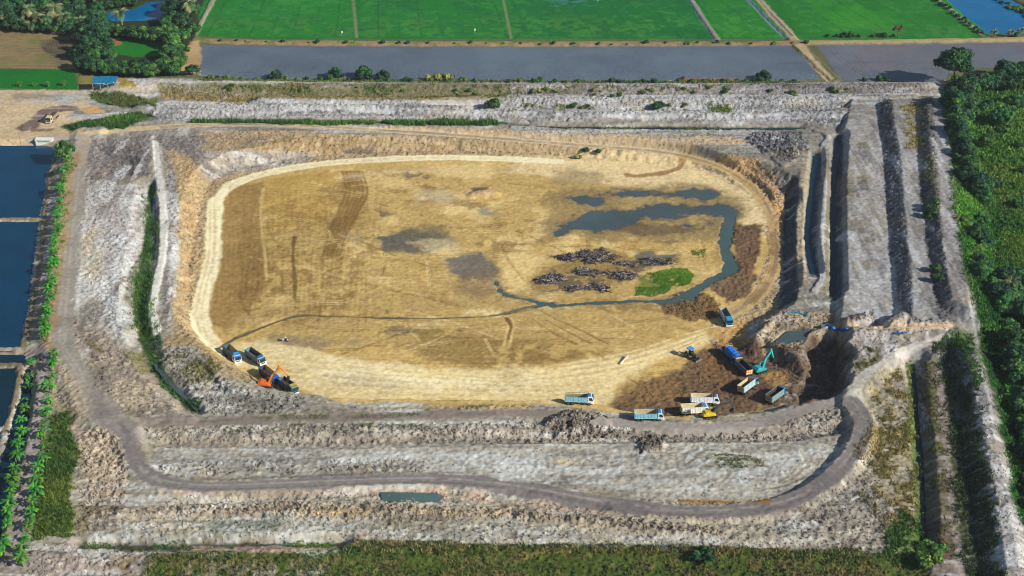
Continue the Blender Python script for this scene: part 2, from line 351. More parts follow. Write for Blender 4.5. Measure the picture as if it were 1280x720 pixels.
P([(112,100),(165,97),(240,99),(240,106),(160,108),(120,112)], (186,180,172), 1, 1, .9)
L([(100,124),(112,114),(140,111),(180,112),(200,106)], 1.6, (188,172,148), .8, .8)
P([(110,117),(140,116),(195,124),(195,134),(150,134),(120,126)], (74,92,48), 1.2, 1.6); P([(78,158),(100,152),(150,146),(200,140),(180,150),(150,160),(90,164)], (64,88,46), 1.2, 1.6)
P([(100,95),(118,95),(120,108),(100,112)], (128,120,66), 1, 1); P([(146,97),(160,97),(170,108),(150,108)], (150,132,62), 1, 1)
# far stepped bank
P([(196,104),(330,105),(640,107),(640,122),(480,127),(330,124),(200,124)], (124,118,82), 1, 2, .9, rough=.3)
P([(240,104),(640,107),(640,118),(330,117)], (84,100,56), 1, 2, .9, ('AB',-.05,.25)); P([(200,114),(420,119),(640,122),(560,127),(330,124),(200,124)], (166,138,84), 1, 2, .8, ('AB',0,.25))
L([(240,101),(330,102),(480,103),(640,104),(800,105),(1000,104),(1150,104)], 1.2, (196,190,172), .6, .6, .8)
P([(640,106),(1160,104),(1180,118),(1040,117),(640,119)], (160,154,150), 1, 1.5, rough=.4)
P([(640,106),(950,105),(950,117),(640,119)], (124,122,84), 1, 2, .7, ('AB',.2,.2))
P([(210,125),(330,124),(480,126),(620,130),(640,122),(800,120),(1000,119),(1110,118),(1112,150),(1000,151),(640,153),(480,148),(330,147),(200,150),(180,135)], (192,190,188), 1, 1.2, rough=.45)
for p in ([(210,127),(330,125),(480,128),(610,132)], [(640,120),(800,119),(960,119),(1110,117)], [(640,142),(760,145),(900,144),(1010,142),(1100,138)], [(330,137),(480,139),(600,142)]):
    L(p, 1.9, (224,224,224), 1, 1.5, .9, ('AB',-.15,.3), rough=.15)
for p in ([(640,134),(720,137),(800,138),(880,140)], [(360,141),(420,140),(470,143)], [(560,136),(600,137)]): L(p, 1.0, (96,94,92), .6, 1, .8, ('AB',-.1,.2), rough=.5)
P([(660,129),(710,131),(745,133),(740,137),(700,136)], (120,128,52), 1, 1.2, .8, ('AB',-.2,.25)); P([(890,133),(915,134),(912,140),(888,138)], (96,112,46), .6, .8)
for u, v, q in ((684,114,8),(735,115,9),(800,113,14),(860,113,9),(905,111,8),(1050,114,12),(1065,112,8)): P([(u-q,v-3),(u+q,v-3),(u+q,v+4),(u-q,v+4)], (112,112,76), 1.5, 2, .8, ('AB',-.3,.25))
L([(238,152),(330,153),(480,154),(630,155)], 2.2, (60,86,40), .6, .8); L([(640,158),(760,160),(900,161),(1000,161)], 1.3, (74,84,66), .6, .8)
# left road + top road
TR = [(40,172),(100,168),(150,163),(200,159),(260,156),(330,155.5),(400,158),(480,163),(560,168),(640,174.5),(720,181),(800,187),(850,194),(900,209),(940,233),(962,263),(972,300),(966,340),(948,368),(915,392)]
# --- slopes of the pit
P([(205,180),(255,165),(330,166),(480,170),(640,172),(860,182),(960,215),(985,250),(985,330),(970,390),(930,420),(900,420),(640,520),(250,470),(212,420),(208,300)], (166,146,112), 1.5, 2, rough=.3)
P([(480,158),(640,162),(900,163),(940,180),(860,187),(640,172),(480,164)], (188,166,134), .8, .8, rough=.3); P([(640,158),(900,161),(960,164),(950,170),(640,165)], (188,184,178), .8, .8, .9)
P([(250,168),(330,163),(480,170),(700,182),(720,192),(640,194),(480,194),(400,198),(330,206),(280,215),(250,190)], (176,154,120), .8, 1, rough=.35)
P([(250,168),(460,172),(640,182),(640,193),(400,194),(256,192)], (140,116,78), .8, 1.5, .7, ('AB',.1,.3)); 
P([(250,190),(330,186),(400,192),(380,202),(300,216),(262,226),(246,205)], (176,168,156), 1, 1.2, .9)
P([(250,176),(330,171),(340,180),(260,186)], (140,132,124), 1, 1, .7, ('AB',0,.25)); P([(420,184),(470,184),(466,192),(430,193)], (112,100,92), 1, 1, .8, ('AB',-.2,.25))
P([(110,172),(190,168),(250,172),(262,214),(240,196),(215,188),(190,186),(185,230),(140,236),(112,230)], (150,142,136), 1.5, 2, rough=.35)
P([(125,178),(185,176),(188,200),(170,240),(130,220)], (112,106,106), 2, 2.5, .7, ('AB',-.1,.3)); 
for i in range(7): L([(118+i*9,180),(140+i*7,196+i),(150+i*6,214+i*2)], .5, (92,88,88), .5, .6, .6, ('A',-.3,.3))
for i in range(2): L([(162+i*8,196),(166+i*8,206),(163+i*9,218)], .8, (64,64,70), .4, .4, .9)
for i in range(3): L([(222+i*8,178+i*2),(238+i*7,194),(252+i*6,214)], .7, (126,116,108), .6, .6, .8)
# left white slope
P([(112,225),(150,232),(186,228),(184,300),(170,370),(180,420),(160,430),(110,400),(100,350),(105,290)], (198,192,184), 1.5, 2.5, rough=.35)
P([(130,230),(180,232),(178,300),(150,360),(170,410),(140,420),(115,360),(118,290)], (226,226,226), 2, 3, .85, ('AB',0,.3)); P([(112,230),(184,240),(180,330),(160,420),(100,400)], (150,140,128), 2, 2, .65, ('AB',.25,.2))
P([(104,290),(118,280),(130,330),(112,370),(100,350)], (204,192,164), 1.5, 2, .7)
P([(124,366),(160,372),(168,400),(150,416),(130,396)], (222,226,230), 1.5, 2, .8, ('AB',-.2,.3)); P([(148,408),(164,410),(164,420),(150,420)], (112,114,120), .8, .8, .8)
P([(90,395),(130,420),(190,470),(236,515),(160,522),(126,510),(112,470),(90,430)], (170,156,142), 2, 3, .95, rough=.35)
P([(130,450),(170,455),(215,500),(160,518),(126,505)], (196,182,156), 2, 2.5, .8, ('AB',-.1,.3)); P([(92,395),(112,420),(135,470),(128,500),(112,470)], (122,112,108), 1.5, 2, .7)
P([(150,512),(190,506),(240,516),(220,526),(160,524)], (112,100,92), 1, 1.5, .8, ('AB',-.2,.3)); P([(160,442),(178,440),(192,462),(176,466)], (118,112,60), 1.5, 1.5, .8)
L([(108,426),(118,434),(128,440)], .9, (124,112,66), .6, .7, .8)
L([(190,232),(186,275),(183,310),(176,345),(172,380),(178,415),(190,450),(208,478),(228,498),(246,514)], 1.7, (58,82,36), .7, .8)
P([(162,340),(190,330),(194,420),(176,430),(166,400)], (62,86,38), 1, 1.6)
L([(194,178),(198,215),(202,250),(205,285),(203,320),(197,350),(190,385),(196,412)], 1.5, (206,202,192), .4, .5, rough=.1, cls=5)
P([(205,190),(216,200),(224,260),(226,310),(222,360),(214,410),(204,410),(206,350),(212,300)], (158,152,148), 1, 1.5, rough=.35); P([(206,200),(220,220),(226,300),(220,380),(208,400)], (214,214,214), 1, 2, .8, ('AB',.05,.25))
P([(222,196),(240,205),(256,240),(254,290),(246,340),(240,390),(252,430),(226,420),(216,400),(224,330),(226,260)], (176,154,116), 1.2, 1.6, rough=.4)
P([(228,200),(246,215),(250,300),(240,380),(222,380)], (154,124,84), 1, 2, .6, ('AB',.05,.25)); P([(238,230),(258,240),(252,320),(244,340)], (176,156,128), 1, 1.6, .6, ('AB',.1,.25))
P([(205,420),(250,426),(270,450),(262,462),(232,450),(205,440)], (158,136,102), 1.2, 1.6, .9)
P([(200,436),(240,432),(262,456),(290,480),(330,492),(376,498),(376,512),(300,520),(262,516),(236,500),(212,466)], (164,160,152), 1, 1.2, rough=.5)
P([(214,444),(240,440),(280,458),(270,476),(244,478)], (112,108,62), 1.5, 2, .85, ('AB',-.2,.3)); P([(270,478),(300,492),(290,512),(262,510)], (206,206,204), 1.5, 1.5, .7, ('AB',-.1,.3))
# --- pit floor
flo = [(262,262),(280,236),(330,216),(400,205),(480,199),(640,200),(720,200),(800,202),(880,214),(930,240),(955,272),(962,310),(950,350),(930,376),(905,400),(880,412),(900,440),(960,450),(980,480),(960,510),(860,526),(800,520),(700,506),(420,504),(340,480),(262,440),(245,410),(250,330)]
P(flo, TAN, 1.2, 1.2, rough=.08, cls=1)
P([(640,196),(730,186),(850,196),(920,222),(955,262),(962,300),(930,290),(900,250),(800,236),(640,215)], (228,204,154), 2, 3, .9, rough=.08)
P([(300,216),(640,202),(880,240),(930,300),(880,380),(640,400),(280,420),(264,280)], (150,122,70), 2, 4, .65, ('ABC',.1,.35))
P([(300,216),(640,202),(880,240),(930,300),(880,380),(640,400),(280,420),(264,280)], (220,194,132), 2, 4, .7, ('BC',.2,.3))
P([(270,380),(640,360),(860,380),(880,420),(640,440),(330,440)], (160,134,84), 4, 4, .6, ('BC',-.1,.4)); P([(520,410),(640,420),(760,440),(700,455),(560,460),(500,440)], (128,104,56), 3, 3, .7, ('AB',-.25,.35))
P([(268,240),(328,228),(330,300),(334,360),(280,416),(258,400),(262,300)], (146,116,66), 1.5, 1.5, .8); P([(336,224),(424,214),(420,260),(404,280),(336,286),(328,250)], (180,148,80), 1.5, 1.2, .9)
P([(300,270),(450,220),(470,300),(430,400),(300,410)], (118,92,46), 1, 1, .5, ('AF',.05,.25))
# stripes: harrowed bands
for i in range(6): L([(428+i*5,214),(432+i*5.4,240),(424+i*5,262),(412+i*4.4,290),(404+i*4,320)], .45, (116,90,46), .4, .4, .8)
P([(426,214),(452,212),(456,250),(440,280),(420,320),(404,318),(412,280),(428,250)], (140,110,58), 1.2, 1, .7)
L([(368,296),(366,320),(369,350),(368,372)], .6, (110,84,46), .4, .4, .9); L([(329,236),(326,270),(330,310),(334,350)], .5, (206,180,116), .4, .3, .8)
for i in range(18):
    u = 300+i*9; L([(u, 300+(i*37)%40),(u+rng.uniform(-6,6), 350),(u+rng.uniform(-6,6), 380+(i*53)%35)], .4, (124,98,52), .5, .5, .6, ('A',-.2,.3))
for i in range(150):                                                         # wheel tracks, pairs of faint ruts
    u = rng.uniform(290,900); v = rng.uniform(225,470); a = rng.normal(.05,.16)+(rng.choice([-.5,.55,1.3]) if rng.random() < .35 else 0); q = rng.uniform(40,150)
    c = rng.uniform(-.07,.07); pts = []
    for k in range(4): pts.append((u+q*k/3*math.cos(a+c*k), v+q*.5*k/3*math.sin(a+c*k)))
    col = (120,92,46) if rng.random() < .62 else (222,198,140)
    for o in (0, 2.6): q2 = [(x+o*math.sin(a), y+o*.8*math.cos(a)) for x, y in pts]; L(q2, .27, col, .22, .2, .7, ('AB',-.1,.3)); groove(q2, .45, -.04)
# dark wet stains
P([(476,298),(502,288),(540,292),(558,304),(530,316),(500,314),(478,316)], (92,92,88), 2, 2.5, .9, sm=True); P([(500,284),(550,284),(556,296),(510,300)], (112,104,80), 2, 3, .7)
P([(560,322),(600,318),(626,336),(622,352),(586,350),(562,338)], (98,98,96), 2, 2.5, .85, sm=True); P([(585,344),(624,336),(640,360),(600,372),(566,360)], (134,112,84), 3, 3, .7)
P([(520,236),(560,236),(580,250),(550,256),(520,250)], (166,152,126), 2, 2.5, .6); P([(512,304),(556,300),(580,312),(540,318)], (198,182,140), 1.5, 2, .7)
P([(590,260),(616,258),(620,270),(596,272)], (120,120,110), 1.5, 2, .7)
for k in range(26):
    u = rng.uniform(420,880); v = rng.uniform(215,420); a = rng.uniform(14,44); b = rng.uniform(3,9)
    P([(u-a,v),(u-a*.3,v-b),(u+a*.6,v-b*.7),(u+a,v+b*.2),(u+a*.2,v+b)], [(222,200,146),(140,114,70),(164,150,122),(112,100,80)][k % 4], 1.5, 3, .75, ('AB',-.05,.25), sm=True)
P([(430,420),(460,424),(452,436),(424,430)], (170,150,112), 2, 2, .6); P([(340,420),(400,420),(440,430),(380,440),(346,434)], (146,128,102), 2, 2, .7)
# little crater mound
P([(580,236),(596,232),(620,234),(624,242),(606,247),(584,245)], (196,166,120), .8, .6); P([(588,235),(612,233),(606,238),(592,239)], (104,84,64), .6, .5, .9)
# cream roads on the floor
CR = [(720,203),(640,199),(560,197),(480,198),(400,204),(330,216),(290,230),(270,250),(266,290),(264,330),(254,370),(252,400),(262,425),(285,444)]
L([(700,202),(640,199),(560,197),(480,199),(400,205),(330,217),(288,232),(270,254)], 2.7, (240,226,184), .7, .7, rough=.04, cls=2); L([(270,250),(267,290),(265,325),(256,360),(250,395),(258,422),(280,442),(300,452)], 3.3, (240,226,184), .7, .7, rough=.04, cls=2)
P([(270,430),(330,428),(420,444),(500,452),(600,462),(700,455),(800,440),(880,412),(905,398),(918,404),(900,425),(840,446),(790,470),(760,500),(690,505),(560,500),(430,502),(390,492),(350,470),(300,458)], (226,204,150), 2, 2.5, .95, rough=.05)
P([(330,432),(440,450),(560,470),(700,470),(640,490),(480,486),(390,474)], (242,226,182), 3, 4, .85, ('BC',-.35,.4)); P([(390,466),(460,464),(520,484),(480,494),(410,490)], (186,170,142), 3, 3, .6, ('AB',0,.3)); P([(590,478),(700,482),(690,496),(580,496)], (180,158,112), 3, 3, .6, ('AB',0,.3))
for i in range(10): L([(290+i*3,440+i*3),(360+i*9,444+i*5),(470+i*10,458+i*4),(600+i*14,470+i*2.6)], .4, (196,166,104) if i % 2 else (240,224,172), .5, .6, .6, ('AB',-.2,.3))
for i in range(8): L([(640+i*10,480-i*4),(740+i*8,470-i*5),(820+i*5,450-i*5),(890+i*2,418-i*2)], .45, (190,158,98) if i % 2 else (238,220,170), .5, .6, .65, ('AB',-.3,.3))
P([(560,446),(640,440),(720,446),(700,458),(600,462)], (136,110,60), 2, 3, .6, ('AB',-.2,.3))
for o in (-4,2): L([(266+o,262),(267+o,290),(264+o,325),(255+o,360),(250+o,395),(258+o,422),(280+o,442)], .5, (206,184,138), .4, .4, .7, ('AB',-.3,.3))
for o in (-.8,.8): L([(640,199+o),(560,197+o),(480,199+o),(400,205+o),(330,217+o),(288,232+o)], .45, (206,184,138), .4, .4, .7, ('AB',-.3,.3))
# harrowed ground, low combed ridges on the left half of the floor
for k in range(34):
    u = 268+k*6.2; a_ = 240+14*math.sin(k*1.7); b_ = 400+20*math.sin(k*.9)
    q2 = [(u+6*math.sin(k), a_), (u-2, (a_+b_)/2), (u-8, b_)]; L(q2, .35, (124,98,56), .35, .6, .45, ('AB',.15,.25)); groove(q2, .5, -.05)
for k in range(16):
    v = 402+k*3.6; q2 = [(320+k*9,v+4),(430,v),(540,v+2),(660,v-1)]; L(q2, .35, (132,108,62) if k % 3 else (206,182,124), .35, .6, .5, ('AB',.15,.25)); groove(q2, .5, -.04)
# tracks / drain lines on the floor
L([(272,436),(300,420),(340,404),(374,394),(420,395),(500,397),(560,397),(620,393),(660,384),(690,378)], .75, (98,90,72), .4, .4); groove([(300,420),(374,394),(500,397),(620,393),(690,378)], .8, -.5)
L([(276,440),(312,420),(352,402)], .5, (204,170,96), .4, .3)
for a in (0,7): L([(628+a,394),(636+a*.7,406),(632+a,420),(630+a,432)], .6, (214,184,120), .4, .4); L([(633,398),(639,408),(635,424)], .7, (124,98,56), .4, .4)
for a in (0,5,10): L([(668+a*3,400),(690+a*4,415),(720+a*4,430)], .45, (132,106,60), .4, .4, .8)
L([(640,215),(560,212),(480,216),(420,222)], 1.6, (206,184,138), 2, 2, .6); L([(784,218),(800,220),(838,214),(852,204),(848,196),(830,192)], 1.6, (150,118,72), .6, .6, .9); P([(696,214),(752,216),(750,230),(690,230)], (166,144,104), 2, 2.5, .7)
# wet area right of centre
P([(690,240),(740,236),(870,232),(930,250),(920,300),(860,300),(760,300),(700,295),(672,302)], (152,130,84), 2.5, 3, .8)
for q in ([(754,240),(790,237),(818,235),(850,238),(880,238),(896,243),(880,248),(846,248),(800,248),(766,246)], [(712,246),(730,245),(748,250),(750,256),(738,257),(718,250)],
          [(690,292),(700,284),(716,270),(740,263),(780,260),(832,253),(880,256),(910,258),(920,264),(905,272),(870,271),(800,276),(770,282),(740,287),(716,286),(698,296)], [(840,282),(870,277),(884,279),(866,285),(844,285)]):
    P(q, (120,104,80), 8, 5, .85, ('AB',-.7,.5), sm=True); P(q, (84,80,72), 2.5, 3, sm=True); wet(q)
P([(774,278),(830,280),(880,284),(870,292),(800,295),(772,288)], (104,88,66), 1.5, 2, .8)
P([(795,346),(815,340),(840,338),(870,342),(862,352),(846,360),(800,366),(792,360)], (88,112,44), 1, 1.6, .8, ('AB',-.4,.3))
for q in ([(664,352),(690,334),(716,330),(736,316),(760,312),(800,318),(848,320),(820,334),(780,346),(744,362),(700,362),(668,362)],): P(q, (150,126,76), 2, 2.5, .8)
P([(788,318),(812,312),(824,316),(852,318),(830,326),(796,324)], (90,96,92), 1.2, 1.5, .85)
# dark brown dug soil on the right
P([(918,282),(952,280),(952,300),(942,340),(950,345),(935,372),(908,378),(890,352),(918,342),(916,310)], (112,88,66), 1, 1.2, rough=.34)
P([(880,352),(920,340),(944,342),(938,366),(910,376),(886,364)], (112,90,66), .8, 1, rough=.34)
P([(824,376),(850,366),(884,364),(900,380),(896,396),(870,404),(846,398),(826,392)], (118,94,62), 1, 1.4, rough=.45)
P([(730,372),(820,378),(830,392),(760,392),(728,382)], (134,106,66), 2, 2, .7, ('AB',-.2,.3))
P([(780,492),(800,476),(850,464),(880,436),(900,420),(940,420),(990,450),(1000,480),(985,505),(930,516),(880,524),(800,520),(770,508)], (104,82,64), 2, 2.5, .95, rough=.35)
P([(900,424),(950,440),(985,470),(960,500),(900,500),(880,470)], (90,68,58), 2, 2.5, .8, ('AB',-.3,.3)); P([(946,464),(984,462),(994,490),(978,496),(962,482)], (158,124,78), 1.5, 2, .9)
P([(770,480),(850,462),(870,480),(840,510),(770,508)], (124,98,62), 2, 3, .8, ('AB',-.2,.3)); P([(880,440),(912,444),(930,476),(900,484),(872,466)], (124,94,60), 2, 2, .7)
P([(880,410),(930,400),(950,420),(930,436),(890,430)], (186,146,86), 1.5, 2, .8)
for i in range(14): L([(800+i*9,512-i*5),(840+i*8,500-i*5),(880+i*7,482-i*3)], .45, (80,62,48) if i % 2 else (140,112,72), .5, .6, .7, ('A',-.2,.3))
# roads at the right of the pit
L(TR, 2.3, (204,182,142), .8, .8, rough=.05, cls=2); L([(850,194),(900,209),(940,233),(962,263),(972,300),(966,340),(948,368),(912,394)], 2.6, (190,160,108), .8, .6, rough=.05, cls=2)
for o in (-.7,.7): L([(u+o*1.2, v+o) for u, v in TR[3:]], .5, (140,126,110), .4, .4, .85, ('AB',-.5,.4))
P([(905,196),(950,200),(984,240),(992,300),(985,360),(974,300),(964,262),(940,230),(900,206)], (190,156,108), 1.2, 1.5, .9, rough=.4); P([(940,205),(975,230),(985,260),(965,255),(945,228)], (164,138,112), 1.2, 1.5, .8, rough=.6)
P([(940,166),(1000,166),(1010,186),(990,205),(960,190),(936,180)], (150,150,152), 1.2, 1.5, rough=1.0); P([(950,170),(990,172),(998,196),(975,206),(958,184)], (92,94,100), 1.2, 2, .85, ('AB',-.2,.3))
for i in range(4): L([(958+i*3,290),(962+i*3.4,320),(952+i*4,352),(930+i*4,380)], .4, (140,112,74), .4, .3, .8)
# right side slopes and terraces
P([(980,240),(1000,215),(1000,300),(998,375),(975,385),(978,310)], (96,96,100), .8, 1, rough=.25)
L([(1010,202),(1005,240),(1001,285),(1003,330),(1006,355)], 1.9, (176,162,138), .6, .8)
L([(1036,170),(1028,188),(1032,228),(1028,270),(1026,305),(1028,345),(1018,362)], 1.1, (172,170,168), .4, .4, cls=5)
L([(1033,200),(1036,250),(1034,300),(1034,350),(1028,392)], .9, (112,108,72), .5, .9, .7); L([(1021,195),(1015,260),(1012,305),(1018,345)], 2.0, (92,98,104), .5, .5)
L([(1048,175),(1045,230),(1045,290),(1046,350),(1044,372)], 2.2, (88,96,104), .5, .6, rough=.3)
P([(1056,120),(1106,120),(1108,240),(1125,360),(1128,402),(1056,402),(1056,250)], (190,184,176), 1, .8, rough=.12)
P([(1056,120),(1106,120),(1108,240),(1125,360),(1128,402),(1056,402),(1056,250)], (222,222,222), 2, 2, .7, ('BC',.1,.3)); P([(1056,120),(1106,120),(1125,360),(1056,402)], (150,142,128), 2, 2, .6, ('AB',.25,.25))
for k in range(14): L([(1058,150+k*18),(1085,148+k*18+rng.uniform(-4,4)),(1110,150+k*18)], .5, (146,140,130) if k % 2 else (222,222,220), .5, .6, .6, ('A',-.1,.3))
P([(1098,122),(1112,122),(1122,180),(1128,240),(1134,300),(1142,378),(1140,404),(1124,380),(1112,290),(1104,200)], (138,134,132), .8, .8, rough=.4)
P([(1114,122),(1150,122),(1152,200),(1150,260),(1160,320),(1172,380),(1172,404),(1142,404),(1138,330),(1128,240),(1122,180)], (186,182,176), .8, .8, rough=.12)
P([(1126,130),(1150,128),(1156,180),(1132,185)], (152,138,70), 1.2, 1.5, .85, ('AB',-.3,.3)); P([(1150,110),(1164,112),(1175,260),(1190,370),(1192,404),(1172,400),(1160,320),(1150,240)], (122,118,118), .8, .8, .9, rough=.4)
P([(1166,104),(1182,104),(1190,240),(1204,340),(1210,400),(1192,400),(1180,300),(1170,200)], (176,170,164), .8, .8, rough=.15)
P([(1140,140),(1160,140),(1176,230),(1180,300),(1160,290)], (110,110,62), 1.5, 1.5, .7, ('AB',.1,.3))
for u, v in ((1062,240),(1068,280),(1078,288),(1082,300),(1076,182),(1078,224)): P([(u-7,v-4),(u+7,v-5),(u+8,v+4),(u-6,v+5)], (104,98,66), 1, 1.5, .8, ('AB',-.3,.25))
# transverse bund, promontory
P([(1040,404),(1195,402),(1190,420),(1130,440),(1080,475),(1058,490),(1052,430),(1030,414)], (176,166,156), 1, 1.2, rough=.35); L([(1052,410),(1100,410),(1150,408),(1188,406)], 1.4, (200,178,148), .5, .5)
P([(940,404),(970,392),(1040,392),(1056,420),(1050,450),(1010,470),(980,460),(944,424)], (158,142,118), 1, 1.2, rough=.4)
P([(962,432),(985,414),(1016,411),(1004,430)], (92,90,84), .8, .5); P([(950,428),(966,436),(1000,432),(1012,418),(1044,424),(1062,436),(1058,500),(1000,516),(985,500),(984,470),(960,446)], (96,80,66), 1.2, 1.8, .95, rough=.4)  # dark clay, painted darker still for the shade on promontory and hole walls
P([(1058,440),(1096,436),(1100,450),(1075,465),(1056,462)], (118,116,76), 1.2, 1.5, .8, ('AB',-.3,.3)); P([(1060,395),(1092,388),(1090,402),(1064,404)], (120,112,106), 1, 1, rough=.9)
P([(1080,420),(1150,418),(1148,430),(1090,432)], (136,130,96), 1.5, 2, .7, ('AB',-.1,.3))
L([(1062,492),(1085,466),(1110,450),(1140,436),(1180,424)], 2.0, (178,172,162), .8, .8, .9, rough=.1, cls=5); L([(1090,462),(1120,444),(1150,432)], .8, (206,202,196), .8, .8, .6)
# lower right
P([(1060,520),(1085,480),(1110,458),(1142,450),(1150,560),(1158,690),(1110,690),(1060,660),(1040,610),(1075,570)], (176,166,142), 2, 2, .9, rough=.3)
P([(1092,470),(1140,455),(1148,560),(1152,680),(1118,664),(1100,610),(1084,560)], (148,126,70), 1.5, 2, .85, ('AB',-.2,.35)); P([(1092,470),(1140,455),(1148,560),(1152,680),(1100,610)], (112,112,56), 1.5, 2, .6, ('AB',.1,.3))
P([(1060,600),(1100,590),(1130,650),(1110,670)], (170,140,84), 2, 2, .6, ('AB',0,.3))
P([(1134,455),(1142,452),(1154,600),(1158,690),(1146,690),(1142,600)], (72,96,40), .8, 1, .9)
P([(1150,456),(1172,448),(1190,560),(1202,700),(1160,700),(1156,600)], (110,100,74), 1.2, 1.5, .9, rough=.2); P([(1154,460),(1176,520),(1184,640),(1160,640)], (92,104,50), 1.5, 2, .7, ('AB',0,.3))
P([(1160,655),(1185,652),(1200,800),(1160,800)], (96,76,62), 2, 2, .6)
for o in (0,9): L([(1172+o,455),(1180+o,520),(1188+o,590),(1196+o,660),(1206+o,760)], 1.0, (156,142,134), .6, .7, .85, rough=.05, cls=5)
P([(1176,430),(1206,430),(1224,500),(1240,600),(1256,720),(1260,790),(1216,790),(1196,640),(1186,520)], (60,72,44), 1.2, 1.5, .9, rough=.4)
P([(1190,412),(1215,420),(1230,470),(1220,490),(1205,440),(1180,432)], (74,92,42), 1.5, 1.5, .9)
L([(1206,436),(1224,482),(1237,540),(1250,600),(1264,680),(1276,780)], 2.6, (170,166,162), .8, 1, .95, rough=.3)
# right-hand scrub floor
P([(1184,100),(1300,100),(1400,400),(1420,700),(1300,720),(1268,620),(1244,500),(1225,420),(1206,340),(1192,220)], (34,72,26), 1.5, 2, rough=.6)
P([(1230,200),(1300,190),(1340,420),(1270,360),(1245,290)], (62,92,34), 4, 4, .8, ('BC',-.2,.4), rough=.5); P([(1200,250),(1222,250),(1232,330),(1240,350),(1214,330)], (56,112,36), 2, 2, .8)
# near terraces
P([(150,530),(240,532),(420,530),(700,520),(960,536),(1050,505),(1062,520),(1030,548),(820,552),(480,555),(200,556)], (164,155,144), 1, 1, rough=.5)
P([(180,536),(420,534),(640,530),(640,545),(400,552),(190,554)], (194,188,178), 1.5, 2, .8, ('AB',0,.3))
P([(186,558),(330,560),(640,558),(960,556),(1046,545),(1052,572),(1005,612),(860,628),(700,610),(560,590),(330,594),(190,592)], (188,182,172), 1, 1, rough=.2)
P([(190,562),(330,566),(640,566),(960,564),(1040,550),(1040,580),(990,615),(860,622),(700,606),(560,588),(330,590),(190,586)], (224,226,226), 1.5, 2.5, .85, ('ABC',0,.35))
P([(190,578),(330,574),(560,574),(560,590),(330,594),(195,596)], (146,138,128), 1, 1.5, .8, ('AB',-.1,.3), rough=.6); P([(640,560),(760,560),(780,580),(700,590)], (170,160,140), 2, 3, .6, ('AB',0,.3)); P([(694,574),(726,576),(716,590),(696,586)], (214,194,148), 1.5, 1.5, .8, ('AB',-.2,.3))
for i in range(16): L([(650+i*14,610-i*2),(690+i*14,590-i*2.2),(750+i*14,568+(i%4)*5)], .55, (140,134,126) if i % 2 else (236,238,238), .4, .6, .85, ('A',-.3,.3))
for i in range(14): L([(960+i*7,618-i*4),(985+i*5,590-i*4),(1010+i*3,556-i*1.4)], .55, (140,132,116) if i % 2 else (232,228,212), .4, .5, .9, ('A',-.4,.3))
for u, v in ((900,570),(920,576),(945,578),(890,583)): P([(u-12,v-4),(u+12,v-4),(u+10,v+4),(u-10,v+4)], (116,114,62), 1.2, 1.5, .8, ('AB',-.3,.3))
P([(690,516),(726,514),(736,545),(690,545)], (134,124,114), 1, 1.2, rough=1.1); P([(728,516),(760,520),(770,545),(730,548)], (134,124,114), 1, 1.2, rough=1.1); P([(792,548),(830,546),(828,564),(800,566)], (112,106,100), 1, 1, rough=1.0)
P([(100,540),(150,536),(160,560),(160,600),(120,600),(96,590)], (186,170,148), 1.5, 1.5, rough=.6); P([(96,590),(160,600),(150,640),(120,680),(92,660)], (164,150,132), 1.5, 2, rough=.5)
P([(860,628),(1000,616),(1060,580),(1075,600),(1112,650),(1100,688),(640,682),(400,672),(110,678),(140,640),(240,616),(560,612),(700,626)], (178,168,152), 1, 1.2, rough=.35)
P([(200,612),(470,608),(560,606),(700,622),(860,650),(640,634),(470,618),(200,622)], (196,170,148), 1.5, 1.5, .8, ('AB',-.2,.3)); P([(170,634),(460,630),(640,636),(900,660),(900,668),(640,648),(400,646),(160,648)], (152,140,124), 1.2, 1.5, .85, rough=.7)
P([(340,634),(640,636),(640,644),(340,646)], (196,172,126), 1.5, 2, .7, ('AB',-.1,.3))
P([(110,652),(400,650),(640,652),(900,668),(1060,680),(900,684),(640,682),(400,676),(110,680)], (206,204,196), 1.2, 1.5, .85, ('ABC',-.15,.35))
P([(196,646),(280,645),(360,646),(350,664),(240,666),(200,660)], (130,136,126), 1.5, 2, .85); P([(478,645),(560,645),(576,658),(540,666),(490,660)], (148,140,124), 1.5, 2, .85); P([(630,660),(690,661),(680,671),(634,672)], (146,142,130), 1.2, 1.5, .85)
P([(1030,600),(1080,590),(1115,650),(1100,690),(1040,690),(960,660)], (160,152,142), 1.5, 2, .9, rough=.4)
for i in range(40):
    u = rng.uniform(960,1110); v = rng.uniform(620,686); L([(u,v),(u+14,v+rng.uniform(-5,5)),(u+24,v+rng.uniform(-10,6))], .6, (108,100,94) if i % 2 else (210,208,204), .5, .5, .7, ('A',-.3,.3))
for i in range(3): L([(120+i*12,628),(124+i*10,645),(118+i*12,664)], 1.2, (108,96,82), .6, .8, .8)
P([(92,626),(124,632),(110,670),(92,664)], (112,104,72), 1.5, 1.5, .8, ('AB',-.2,.3))
for i in range(26):
    u = rng.uniform(180,900); v = rng.uniform(652,676); P([(u-20,v-3),(u+18,v-3),(u+22,v+3),(u-18,v+3)], (150,146,136), 1, 2, .5, ('AB',0,.3))
